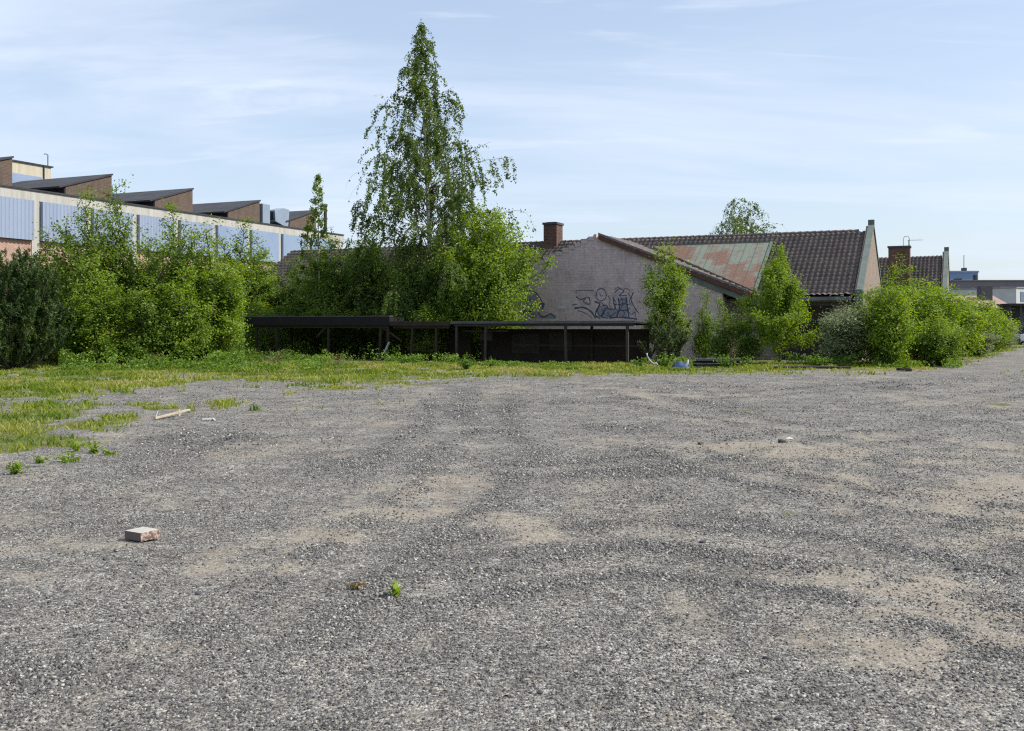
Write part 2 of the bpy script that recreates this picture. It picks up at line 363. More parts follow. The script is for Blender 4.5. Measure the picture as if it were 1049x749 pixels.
def build_ground():
    ys = [-40., -15., -5., -1., 0.]
    y = .9
    while y < 165: ys.append(y); y += max(.075, .011 * y)
    ys += [190, 240, 320, 500, 900, 1800, 3500]
    xs = list(np.arange(0, 8, .11)) + list(np.arange(8, 24, .25)) + list(np.arange(24, 62, .7)) + [65, 72, 85, 110, 160, 300, 700, 1600, 3500]
    xs = np.array(sorted(set([-v for v in xs] + xs))); ys = np.array(ys)
    X, Y = np.meshgrid(xs, ys); x = X.ravel(); y = Y.ravel()
    z = gz(x, y)
    nx, ny = len(xs), len(ys)
    i = np.arange(ny - 1)[:, None] * nx + np.arange(nx - 1)[None, :]
    Fc = np.stack([i, i + 1, i + nx + 1, i + nx], -1).reshape(-1, 4)
    me = mesh_np('gravel_yard', np.stack([x, y, z], -1), Fc, 4, None, True)
    d, g, c = masks(x, y)
    a = me.attributes.new('cover', 'FLOAT_COLOR', 'POINT')
    a.data.foreach_set('color', np.stack([d, g, c, np.ones_like(d)], -1).astype(np.float32).ravel())
    t = NT('gravel'); v = t.n('NewGeometry').outputs['Position']
    sp = t.n('SeparateColor'); t.set(sp.inputs[0], t.attr('cover', 'Color'))
    dirt, grs, coarse = sp.outputs[0], sp.outputs[1], sp.outputs[2]
    def vor(scale):
        q = t.n('TexVoronoi', {'Scale': scale, 'Randomness': 1.0}); t.set(q.inputs['Vector'], v); return q
    va = vor(46); vb = vor(95); vc = vor(26)
    def gray(q):
        s2 = t.n('SeparateColor'); t.set(s2.inputs[0], q.outputs['Color'])
        return s2.outputs[0], s2.outputs[1]
    ra, rb = gray(va); rc, _ = gray(vb); rd, _ = gray(vc)
    val = t.math('ADD', t.math('MULTIPLY', ra, .55), t.math('MULTIPLY', rc, .45))
    big = t.noise(v, 5.5, 5, .75); mid = t.noise(v, 1.1, 5, .7)
    val = t.math('ADD', val, t.math('MULTIPLY', t.math('SUBTRACT', big, .5), .9))
    val = t.math('ADD', val, t.math('MULTIPLY', t.math('SUBTRACT', mid, .5), .8))
    col = t.ramp(val, [(.05, (.033,.032,.030)), (.38, (.117,.112,.104)), (.62, (.206,.197,.181)), (.95, (.44,.42,.37))])
    col = t.mix(t.mr(rb, .72, .98, 0, .5), col, (.27,.235,.185))
    col = t.mix(t.math('MULTIPLY', coarse, .62), col, (.075,.073,.073))
    dcol = t.ramp(t.noise(v, 20, 5, .7), [(.25, (.15,.125,.095)), (.5, (.255,.218,.168)), (.8, (.38,.335,.262))])
    dfac = t.mr(t.math('ADD', dirt, t.math('MULTIPLY', t.math('SUBTRACT', t.noise(v, 22, 4, .75), .5), 1.6)), .15, 1.0, 0, .68)
    dfac = t.math('MULTIPLY', dfac, t.mr(dirt, 0.02, .2))
    col = t.mix(dfac, col, dcol)
    gcol = t.ramp(t.noise(v, 7, 5, .7), [(.3, (.07,.085,.025)), (.55, (.13,.14,.04)), (.75, (.22,.18,.085))])
    gfac = t.mr(t.math('ADD', grs, t.math('MULTIPLY', t.math('SUBTRACT', t.noise(v, 9, 4, .7), .5), .8)), .3, .7)
    col = t.mix(gfac, col, gcol)
    h = t.math('ADD', t.math('MULTIPLY', va.outputs['Distance'], -.6), t.math('MULTIPLY', vb.outputs['Distance'], -.3))
    h = t.math('ADD', h, t.math('MULTIPLY', ra, .5))
    h = t.math('ADD', h, t.math('MULTIPLY', big, 1.2))
    amt = t.math('SUBTRACT', 1.0, t.math('MULTIPLY', dfac, .7))
    bp = t.n('Bump', {'Distance': .022, 'Height': h}); t.set(bp.inputs['Strength'], amt)
    m = t.pr(col, .92, bp.outputs[0], spec=.2)
    me.materials.append(m)
    o = link('gravel_yard', me)
    o['kind'] = 'structure'; o['label'] = 'grey crushed stone yard with sandy bare patches and tyre marks'; o['category'] = 'gravel'
    return o
build_ground()

# loose crushed stones lying on the yard
def build_stones():
    rng = np.random.default_rng(5)
    bands = [(3.3, 6.0, 7600, .0028, .0098), (6.0, 9.0, 4200, .0036, .0105), (9.0, 14.0, 1500, .005, .0125), (14.0, 24.0, 260, .007, .017), (24, 36, 50, .010, .024)]
    X = []; Y = []; Z = []
    for (a, b, dens, s0, s1) in bands:
        area = .56 * (b * b - a * a) * 1.0
        n = int(area * dens)
        y = np.sqrt(rng.uniform(a * a, b * b, n)); x = rng.uniform(-.56, .56, n) * y
        d, g, c = masks(x, y)
        keep = rng.random(n) < np.clip((.15 + .75 * fbm(x * 1.3, y * .9, 66, 3)) - .35 * d + .6 * c - .8 * g, .05, 1)
        x, y, c = x[keep], y[keep], c[keep]
        s = s0 + (s1 - s0) * rng.random(len(x)) ** 2.2
        s *= (.85 + .45 * c)
        X.append(x); Y.append(y); Z.append(s)
    x = np.concatenate(X); y = np.concatenate(Y); s = np.concatenate(Z); n = len(x)
    cube = np.array([(i, j, k) for k in (-1, 1) for j in (-1, 1) for i in (-1, 1)], float)
    V = cube[None] * (.62 + .5 * rng.random((n, 8, 3)))
    V *= (s[:, None] * np.stack([np.ones(n), .55 + .4 * rng.random(n), .28 + .32 * rng.random(n)], -1))[:, None, :]
    def rot(V, ang, i, j):
        c = np.cos(ang)[:, None]; q = np.sin(ang)[:, None]; a = V[..., i] * c - V[..., j] * q; b = V[..., i] * q + V[..., j] * c
        V = V.copy(); V[..., i] = a; V[..., j] = b; return V
    V = rot(V, rng.normal(0, .45, n), 0, 2); V = rot(V, rng.normal(0, .45, n), 1, 2); V = rot(V, rng.uniform(0, 6.283, n), 0, 1)
    V[..., 0] += x[:, None]; V[..., 1] += y[:, None]; V[..., 2] += (gz(x, y) + s * .22)[:, None]
    q = np.array([(4,5,7,6),(0,1,5,4),(2,6,7,3),(0,4,6,2),(1,3,7,5)])
    Fc = (np.arange(n)[:, None, None] * 8 + q[None]).reshape(-1, 4)
    tn = np.clip(rng.normal(.43, .26, n), 0, 1); tn[rng.random(n) < .015] = 1.0
    t = NT('crushed_stone'); tt = t.attr('tint'); v = t.n('NewGeometry').outputs['Position']
    c = t.ramp(tt, [(0, (.025,.025,.025)), (.35, (.102,.099,.095)), (.65, (.205,.197,.183)), (1, (.44,.42,.37))])
    c = t.mix(t.mr(t.noise(v, 90, 3), .4, .7, 0, .4), c, (.12,.115,.11))
    m = t.pr(c, .85, spec=.3)
    me = mesh_np('loose_gravel', V.reshape(-1, 3), Fc, 4, m, False, np.repeat(tn, 5))
    o = link('loose_gravel', me); tag(o, 'loose grey crushed stones covering the yard surface', 'gravel', kind='stuff')
build_stones()

# ------------------------------------------------------------------ foliage
def norm(a): return a / (np.linalg.norm(a, axis=-1, keepdims=True) + 1e-9)
def leaf_mesh(name, c, out, length, width, mat, rng, up=.5, outb=.5, droop=0.0, tint=None, axis=None):
    n = len(c)
    nn = norm(rng.normal(size=(n, 3)) + np.array([0, 0, up]) * 1.3 + out * outb)
    ax = rng.normal(size=(n, 3)) if axis is None else axis + .35 * rng.normal(size=(n, 3))
    ax = ax + np.array([0, 0, -droop]); ax = norm(ax - (ax * nn).sum(-1, keepdims=True) * nn)
    sd = np.cross(nn, ax)
    L = (length * (.65 + .7 * rng.random(n)))[:, None]; W = (width * (.65 + .7 * rng.random(n)))[:, None]
    fold = nn * W * .18
    V = np.stack([c - ax * L * .5, c + sd * W * .5 + fold - ax * L * .06, c + ax * L * .5, c - sd * W * .5 + fold - ax * L * .06], 1).reshape(-1, 3)
    Fc = np.arange(n * 4).reshape(-1, 4)
    if tint is None: tint = np.clip(rng.normal(.5, .22, n), 0, 1)
    return mesh_np(name, V, Fc, 4, mat, False, tint)
def grow(rng, p, d, length, nseg, wig, trop):
    pts = [np.array(p, float)]; d = np.array(d, float); st = length / nseg
    for k in range(nseg):
        d = d + rng.normal(size=3) * wig + np.array(trop) * (1.0 / nseg); d = d / (np.linalg.norm(d) + 1e-9)
        pts.append(pts[-1] + d * st)
    return np.array(pts)
def along(pts, u):
    k = (len(pts) - 1) * np.clip(u, 0, .9999); i = k.astype(int); f = (k - i)[:, None]
    return pts[i] * (1 - f) + pts[i + 1] * f
class Wood:
    def __init__(s): s.V = []; s.F = []; s.n = 0
    def add(s, pts, r0, r1, n=5):
        V, Fc = tube_np(pts, np.linspace(r0, r1, len(pts)), n); s.V.append(V); s.F.append(Fc + s.n); s.n += len(V)
    def mesh(s, name, mat): return mesh_np(name, np.concatenate(s.V), np.concatenate(s.F), 4, mat, True)

def clumpnoise(c, rng, sc=1.3):
    sd = int(rng.integers(1000))
    return .5 * (vnoise(c[:, 0] * sc + c[:, 1] * .7, c[:, 2] * sc + c[:, 1] * .4, sd) - .5)

def bush_meshes(seed, h, r, nst, nleaf, leaf, mat, bark='bark', top=.35, spread=1.0, low=.05, sig=.13, shape='dome'):
    """several stems from one root, side branches, leaves on the twigs"""
    rng = np.random.default_rng(seed); W = Wood(); segs = []; wts = []
    for k in range(nst):
        a = k * 2.4 + rng.uniform(-.5, .5); q = math.sqrt((k + .4) / nst)
        hh = h * (1 - top * q * rng.uniform(.6, 1.25)) if k else h
        rr = r * q * rng.uniform(.7, 1.05) * spread * .8
        tip = np.array([math.cos(a) * rr, math.sin(a) * rr, hh])
        u = np.linspace(0, 1, 9)
        bow = .5 + .5 * u
        pts = np.stack([tip[0] * u * bow, tip[1] * u * bow, tip[2] * u], -1)
        pts[1:] += rng.normal(size=(8, 3)) * .025 * h * np.array([1, 1, .2]) * u[1:, None]
        W.add(pts, .022 * h ** .7 * .9, .006)
        nb = int(9 + 2.2 * hh)
        for j in range(nb):
            u0 = low + (1 - low) * (j + rng.random()) / nb
            if u0 > .985: continue
            p = along(pts, np.array([u0]))[0]
            az = j * 2.4 + rng.uniform(-.6, .6)
            if shape == 'cone': L = r * (1.02 - u0) * rng.uniform(.75, 1.15) + .12
            elif shape == 'dome': L = r * .62 * math.sqrt(max(.02, 1 - (u0 - .25) ** 2 * 1.5)) * rng.uniform(.6, 1.15)
            else: L = r * .72 * (1.05 - .72 * u0) * rng.uniform(.45, 1.3) + .12
            d = np.array([math.cos(az), math.sin(az), rng.uniform(.3, .9)]); d /= np.linalg.norm(d)
            b = grow(rng, p, d, L, 5, .13, (0, 0, .35))
            W.add(b, .012 * h ** .4, .003, 3)
            segs.append(b); wts.append(L)
            for m_ in range(3):
                p2 = along(b, np.array([rng.uniform(.25, .9)]))[0]
                d2 = norm(rng.normal(size=3) * .8 + d * .8 + np.array([0, 0, .25]))
                b2 = grow(rng, p2, d2, L * rng.uniform(.25, .55), 4, .15, (0, 0, .3)); segs.append(b2); wts.append(L * .4)
        tp = pts[6:]; segs.append(tp); wts.append(h * .12)
    wts = np.array(wts) * rng.gamma(2.0, 1.0, len(wts)); cnt = rng.multinomial(nleaf, wts / wts.sum())
    C = []
    for sg, n in zip(segs, cnt):
        if n: C.append(along(sg, rng.random(n) ** .7) + rng.normal(size=(n, 3)) * sig * (.5 + rng.random((n, 1))))
    C = np.concatenate(C); C = C[C[:, 2] > .05]
    out = norm(C - np.array([0, 0, h * .4]))
    tint = np.clip(rng.normal(.46, .18, len(C)) + clumpnoise(C, rng), 0, 1)
    return W.mesh('stems', M[bark]), leaf_mesh('crown', C, out, leaf, leaf * .62, M[mat], rng, .5, .9, .15, tint)

def birch_meshes(seed, h, r, nprim, nleaf, leaf, mat='leaf_birch', u0=.10, hang=1.2, prof=None, tr=.13, gap=.0):
    """one white trunk, rising limbs, hanging twigs with leaves strung along them"""
    rng = np.random.default_rng(seed); W = Wood(); W2 = Wood()
    tr_pts = grow(rng, (0, 0, 0), (0, 0, 1), h, 16, .03, (0, 0, .25)); tr_pts[:, :2] *= .3
    tr_pts[:, 2] *= h / tr_pts[-1, 2]
    W.add(tr_pts, tr, .012, 7)
    segs = []; wts = []
    for k in range(nprim):
        u = u0 + (1 - u0) * ((k + rng.random()) / nprim) ** .92
        if u > .985: continue
        p = along(tr_pts, np.array([u]))[0]; az = k * 2.4 + rng.uniform(-.5, .5)
        L = r * prof(u) * rng.uniform(.66, 1.08)
        if rng.random() < gap: continue
        L *= .66 + .62 * float(vnoise(np.array([az * .9]), np.array([u * 9.0]), seed)[0])
        el = rng.uniform(.5, 1.0)
        d = np.array([math.cos(az) * math.cos(el), math.sin(az) * math.cos(el), math.sin(el)])
        b = grow(rng, p, d, L / math.cos(.62), 7, .07, (0, 0, -.55)); W2.add(b, max(.012, tr * .3 * (1 - u)), .005, 4)
        ns = int(3 + L * 4)
        segs.append(b[4:]); wts.append(.5)
        for j in range(ns):
            v = rng.uniform(.18, 1.0); p2 = along(b, np.array([v]))[0]
            d2 = norm(np.array([d[0], d[1], 0]) * .55 + rng.normal(size=3) * .45 + np.array([0, 0, .1]))
            L2 = hang * rng.uniform(.35, 1.25) * min(1.0, .35 + L / r)
            s2 = grow(rng, p2, d2, L2, 6, .06, (0, 0, -3.0)); W2.add(s2, .007, .002, 3)
            segs.append(s2); wts.append(L2)
    segs.append(tr_pts[-3:]); wts.append(h * .03)
    wts = np.array(wts) * rng.gamma(1.3, 1.0, len(wts)); cnt = rng.multinomial(nleaf, wts / wts.sum()); C = []
    for sg, n in zip(segs, cnt):
        if n: C.append(along(sg, .12 + .88 * rng.random(n)) + rng.normal(size=(n, 3)) * .06)
    C = np.concatenate(C); out = norm(C * np.array([1, 1, .2]) - np.array([0, 0, h * .08]))
    tint = np.clip(rng.normal(.45, .2, len(C)) + clumpnoise(C, rng, .8), 0, 1)
    return W.mesh('trunk', M['bark_birch']), leaf_mesh('crown', C, out, leaf, leaf * .66, M[mat], rng, .2, .6, 1.1, tint), W2.mesh('branches', M['bark'])

def pine_meshes(seed, h, r, nst, nleaf, mat, nl=.17, nw=.028, candles=0):
    rng = np.random.default_rng(seed); W = Wood(); C = []; AXs = []
    for k in range(nst):
        a = k * 2.4; q = math.sqrt((k + .3) / nst)
        hh = h * math.sqrt(max(.06, 1 - .97 * q ** 2)) * rng.uniform(.85, 1.05)
        tip = np.array([math.cos(a) * r * q, math.sin(a) * r * q, hh]); u = np.linspace(0, 1, 8)
        pts = np.stack([tip[0] * u ** .55, tip[1] * u ** .55, tip[2] * u], -1)
        W.add(pts, .035, .008, 4)
        nb = int(8 + hh * 5)
        for j in range(nb):
            p = along(pts, np.array([rng.uniform(.04, 1)]))[0]
            d = norm(np.array([math.cos(a + rng.normal() * 1.4), math.sin(a + rng.normal() * 1.4), rng.uniform(.5, 1.3)]))
            L = rng.uniform(.35, .75) * r * .42 + .15; b = grow(rng, p, d, L, 4, .08, (0, 0, .8)); W.add(b, .010, .004, 3)
            n = nleaf // (nst * nb) + 1; uu = .15 + .85 * rng.random(n)
            c = along(b, uu); t = norm(b[-1] - b[0])
            axs = norm(t[None] * 1.0 + .65 * rng.normal(size=(n, 3)))
            C.append(c + axs * nl * .4); AXs.append(axs)
    C = np.concatenate(C); AXs = np.concatenate(AXs); k = C[:, 2] > .04; C = C[k]; AXs = AXs[k]
    tint = np.clip(rng.normal(.35, .2, len(C)) + .35 * np.clip(C[:, 2] / h - .3, -.3, 1) * 0 + clumpnoise(C, rng, 1.5), 0, 1)
    return W.mesh('stems', M['bark']), leaf_mesh('crown', C, norm(C), nl, nw, M[mat], rng, .2, .4, 0, tint, AXs)

def plant(name, label, cat, meshes, loc, rotz=0, scale=1.0, group=None, tn=None):
    t = thing(name, label, cat, (loc[0], loc[1], float(gz(np.array([loc[0]]), np.array([loc[1]]))[0]) - .03), rotz, group)
    s = scale if isinstance(scale, tuple) else (scale,) * 3
    t.scale = s
    link(meshes[0].name.split('.')[0], meshes[0], t); link('crown', meshes[1], t)
    if len(meshes) > 2: link('branches', meshes[2], t)
    return t

# --- the tall weeping birch and its neighbours
TALL = (at(442, 55))
prof_b = lambda u: 1.16 * (1.0 - u) ** 1.0 * (1.0 if u > .3 else .75 + .8 * u)
plant('birch_tree', 'tall weeping birch towering over the dark sheds', 'tree',
      birch_meshes(14, 18.3, 5.5, 150, 60000, .125, u0=.11, hang=1.7, prof=prof_b, tr=.17, gap=.04), TALL, .4)
bp2 = birch_meshes(12, 9.6, 2.4, 56, 6000, .12, 'leaf_green', .2, .55, lambda u: (1.03 - u) ** .9, .07)
plant('birch_tree', 'slim young birch with a thin top standing before the factory roof', 'tree', bp2, at(328, 57.5), 1.2, (1, 1, (zof(178, 57.5)) / 9.6))
fb = birch_meshes(13, 11.0, 1.35, 44, 2400, .16, 'leaf_birch', .55, 1.7, lambda u: math.sin(min(1, (1 - u) * 2.6 + .15) * 1.57), .10, .15)
plant('birch_tree', 'far sparse birch rising behind the tiled ridge, nearer the chimney stack', 'tree', fb, at(745, 82), .3, (.85, .85, zof(206, 82) / 11), 'sparse birches behind the roof')
plant('birch_tree', 'far sparse birch rising behind the tiled ridge, nearer the parapet gable', 'tree', fb, at(775, 84), 2.4, (1.2, 1.2, zof(206, 84) / 11), 'sparse birches behind the roof')

# --- shrub kinds (meshes shared between copies)
K = {}
K['tallA'] = bush_meshes(21, 7.4, 2.2, 11, 21000, .125, 'leaf_green', top=.5, shape='spire', sig=.14)
K['tallB'] = bush_meshes(22, 7.0, 2.0, 10, 19000, .12, 'leaf_green', top=.55, shape='spire', sig=.14)
K['tallC'] = bush_meshes(23, 6.6, 2.2, 12, 22000, .12, 'leaf_bright', top=.45, shape='spire', sig=.14)
K['low'] = bush_meshes(24, 3.6, 1.8, 11, 15000, .115, 'leaf_green', top=.45, sig=.15)
K['lowbright'] = bush_meshes(25, 3.8, 1.9, 12, 18000, .115, 'leaf_bright', top=.45, sig=.16)
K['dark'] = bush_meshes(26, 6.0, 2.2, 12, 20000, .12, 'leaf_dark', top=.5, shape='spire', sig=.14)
K['spire'] = bush_meshes(35, 4.4, 1.5, 9, 14000, .11, 'leaf_green', top=.55, shape='spire', sig=.12)
K['spireb'] = bush_meshes(36, 4.6, 1.5, 9, 14000, .11, 'leaf_bright', top=.5, shape='spire', sig=.12)
K['grey'] = bush_meshes(27, 3.6, 1.9, 14, 15000, .10, 'leaf_grey', top=.42, sig=.14)
K['cone'] = bush_meshes(28, 5.1, 2.5, 3, 21000, .105, 'leaf_bright', top=.25, shape='cone', sig=.13, low=.04, spread=.22)
K['sap'] = bush_meshes(29, 3.4, 1.25, 5, 5200, .10, 'leaf_green', top=.6, shape='spire', sig=.13)
def shrub(kind, px, d, top, rot, label, wid=None, name='shrub', cat='shrub', group=None):
    h0 = max(v.co.z for v in K[kind][0].vertices)
    h = zof(top, d); s = h / h0
    sx = s if wid is None else wid
    plant(name, label, cat, K[kind], at(px, d), rot, (sx, sx, s), group)
LG = 'tall shrubs before the blue cladded factory'
shrub('tallB', 44, 46, 236, .3, 'leafy shrub behind the dark pine, first of the tall row', 1.1, group=LG)
shrub('tallA', 83, 44.5, 194, 1.1, 'tall shrub with thin shoots reaching up over the blue cladding near the pine', 1.0, group=LG)
shrub('tallB', 119, 46, 186, 2.6, 'tallest shrub of the left thicket, its tip at the factory fascia', 1.0, group=LG)
shrub('tallC', 148, 47.5, 236, .7, 'middling shrub standing between the tallest shrub and a pointed one', 1.05, group=LG)
shrub('tallA', 186, 46, 209, 3.3, 'pointed tall shrub under the second roof monitor', 1.0, group=LG)
shrub('tallC', 217, 45.5, 228, 4.4, 'broad bright shrub under the third roof monitor', 1.1, group=LG)
shrub('tallA', 246, 61, 224, 5.2, 'shrub rising behind the left end of the black shed', 1.2, group=LG)
shrub('tallC', 266, 61.5, 246, 1.9, 'shrub behind the black shed beside the low tiled roof end', 1.15, group=LG)
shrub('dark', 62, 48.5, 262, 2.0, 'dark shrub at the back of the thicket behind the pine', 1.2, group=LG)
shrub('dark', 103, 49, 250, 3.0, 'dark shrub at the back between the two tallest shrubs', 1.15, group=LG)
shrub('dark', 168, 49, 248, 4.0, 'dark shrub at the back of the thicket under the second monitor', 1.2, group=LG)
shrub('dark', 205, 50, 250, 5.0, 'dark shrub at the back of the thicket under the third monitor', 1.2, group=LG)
shrub('spireb', 108, 42.8, 278, .2, 'low bright shrub beside the dark pine at the grass edge', 1.05, group='low shrubs at the thicket foot')
shrub('spire', 152, 43, 284, 1.4, 'low shrub in the middle of the thicket foot', 1.1, group='low shrubs at the thicket foot')
shrub('spireb', 190, 43.6, 274, 2.9, 'low yellowish shrub before the broad bright shrub', 1.0, group='low shrubs at the thicket foot')
shrub('spire', 222, 45.4, 296, 4.1, 'low shrub nearest the left end of the black shed', .8, group='low shrubs at the thicket foot')
shrub('spire', 76, 43.4, 290, 2.2, 'low shrub squeezed against the right side of the pine', 1.0, group='low shrubs at the thicket foot')
DG = 'darker shrubs behind the sheds'
shrub('tallB', 298, 61.5, 264, .9, 'shrub behind the black shed before the low tiled roof end', 1.2, group=DG)
shrub('tallA', 345, 58, 240, 2.2, 'shrub behind the black shed at the foot of the slim birch', 1.15, group=DG)
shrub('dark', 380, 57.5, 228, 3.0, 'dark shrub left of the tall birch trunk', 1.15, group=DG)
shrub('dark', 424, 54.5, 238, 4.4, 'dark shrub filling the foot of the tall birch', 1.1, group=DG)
shrub('tallC', 362, 59, 250, 5.8, 'leafy shrub hiding the low roof between the slim birch and the tall birch', 1.1, group=DG)
shrub('tallB', 404, 56.5, 246, 1.2, 'leafy shrub just behind the trunk of the tall birch', 1.1, group=DG)
shrub('tallB', 330, 60, 250, 2.9, 'leafy shrub at the foot of the slim birch before the low roof', 1.25, group=DG)
shrub('tallC', 384, 58.5, 240, 3.7, 'bright shrub between the tall birch and the low roof end', 1.15, group=DG)
shrub('lowbright', 262, 60, 306, .5, 'shaded shrub seen under the left end of the black shed', 1.1, group=DG)
shrub('low', 320, 56.5, 318, .5, 'shaded shrub showing between the posts of the black shed', 1.1, group=DG)
shrub('low', 362, 55.5, 318, 3.5, 'shaded shrub behind the braced post of the black shed', 1.1, group=DG)
shrub('low', 436, 51.6, 312, 5.5, 'shaded shrub swallowing the sagging middle roof', 1.05, group=DG)
K['big'] = bush_meshes(31, 6.9, 3.6, 18, 52000, .125, 'leaf_bright', top=.5, sig=.13)
shrub('big', 495, 53.0, 211, 2.0, 'big round bright green bush against the brick gable', 1.08, 'bush', 'bush')
# --- before the brick gable and right of it
K['gable_tree'] = bush_meshes(32, 5.7, 1.65, 6, 16000, .11, 'leaf_bright', top=.35, shape='spire', sig=.15)
shrub('gable_tree', 679, 48.8, 247, .4, 'small leafy tree before the right half of the painted gable', 1.0, 'small_tree', 'tree')
pm = pine_meshes(33, 3.0, 1.2, 10, 12000, 'needle_pale', .16, .03)
plant('young_pine', 'young pine with pale upright shoots under the small leafy tree', 'tree', pm, at(683, 46.6), .3, (1.05, 1.05, zof(312, 46.6) / 3.0))
SG = 'saplings below the rusty roof'
shrub('sap', 722, 49.2, 298, .8, 'thin dark sapling against the lavender wall', .7, 'sapling', 'sapling', SG)
shrub('sap', 741, 47.5, 306, 2.0, 'sapling standing at the corner of the lavender wall', .8, 'sapling', 'sapling', SG)
shrub('sap', 763, 46.8, 306, 3.6, 'bushy sapling leaning on the cone shaped tree', 1.0, 'sapling', 'sapling', SG)
shrub('cone', 798, 45.8, 251, 1.6, 'bright cone shaped young tree below the rusty roof', .9, 'small_tree', 'tree')
shrub('grey', 868, 43.6, 304, .9, 'grey green willow bush under the tiled eave', 1.02, 'willow_bush', 'bush')
RG = 'bright shrubs along the right edge of the yard'
shrub('lowbright', 907, 42.8, 290, .1, 'rounded shrub beside the grey willow bush', .95, group=RG)
shrub('tallC', 924, 46, 264, 1.8, 'highest bright shrub, in front of the chimney with aerials', 1.0, group=RG)
shrub('lowbright', 952, 46.5, 288, 2.5, 'bright shrub under the far parapet gable', 1.15, group=RG)
shrub('low', 962, 43.6, 325, 5.0, 'low shrub at the bend of the gravel edge', .9, group=RG)
shrub('lowbright', 975, 52, 294, 3.8, 'bright shrub below the far blue building', 1.2, group=RG)
shrub('lowbright', 996, 59, 304, .7, 'bright shrub with a ragged top before the pinkish roof', 1.15, group=RG)
shrub('lowbright', 1013, 68, 312, 4.9, 'small bright shrub next to last on the right edge', 1.15, group=RG)
shrub('grey', 1003, 57.5, 334, 2.2, 'low silvery bush at the foot of the bright shrubs', .75, 'willow_bush', 'bush')
shrub('grey', 1024, 74, 323, 3.9, 'last pale bush where the gravel meets the far car', 1.05, 'willow_bush', 'bush')
pine = pine_meshes(34, 4.5, 2.1, 60, 95000, 'needle', .2, .036)
plant('pine_bush', 'dark dense pine bush at the far left of the yard', 'tree', pine, at(14, 40), 0, (.93, .93, zof(258, 40) / 4.6))

# --- undergrowth that fills the thicket, grass and weeds: nobody could count these
def scatter_leaves(name, label, cat, polys, mat, leaf, seed, up=.5, patchy=(1, 0)):
    rng = np.random.default_rng(seed); C = []
    for (px0, px1, d0, d1, z, n) in polys:
        d = rng.uniform(d0, d1, n); px = rng.uniform(px0, px1, n)
        x = (px - CX) / F * d
        hh = z * (.15 + 1.5 * fbm(x * 1.1, d * .9, seed, 3) ** 1.3)
        C.append(np.stack([x, d, hh * rng.random(n) ** .8], -1)[rng.random(n) < np.clip(patchy[0] + patchy[1] * (fbm(x * 1.1, d * .8, seed + 9, 3) - .5), 0, 1)])
    C = np.concatenate(C)
    tint = np.clip(rng.normal(.45, .2, len(C)) + clumpnoise(C, rng), 0, 1)
    me = leaf_mesh(name, C, np.tile([0, -.3, .6], (len(C), 1)), leaf, leaf * .6, M[mat], rng, up, .5, .2, tint)
    tag(link(name, me), label, cat, kind='stuff')
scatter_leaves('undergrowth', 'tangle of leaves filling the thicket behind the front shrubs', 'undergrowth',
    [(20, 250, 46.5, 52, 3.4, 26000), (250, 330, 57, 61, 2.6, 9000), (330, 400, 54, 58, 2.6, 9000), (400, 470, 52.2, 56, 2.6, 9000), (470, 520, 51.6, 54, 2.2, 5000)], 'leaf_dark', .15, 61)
scatter_leaves('weeds', 'tall leafy weeds along the foot of the shrubs and sheds', 'weeds',
    [(60, 250, 39.8, 42.6, .8, 16000), (250, 410, 46.5, 49.0, .5, 7000), (410, 470, 45.5, 47.6, .4, 3000), (470, 660, 42.9, 44.4, .22, 3500), (690, 800, 42.8, 44.4, .4, 4000), (800, 900, 42.2, 43.8, .55, 6000), (60, 330, 38.0, 40, .35, 6000), (900, 985, 41.3, 43, .3, 2500), (250, 330, 50.5, 53.5, .9, 2500), (330, 410, 49, 51.5, .9, 2500)], 'weed', .11, 62, .5, (.35, 3.2))
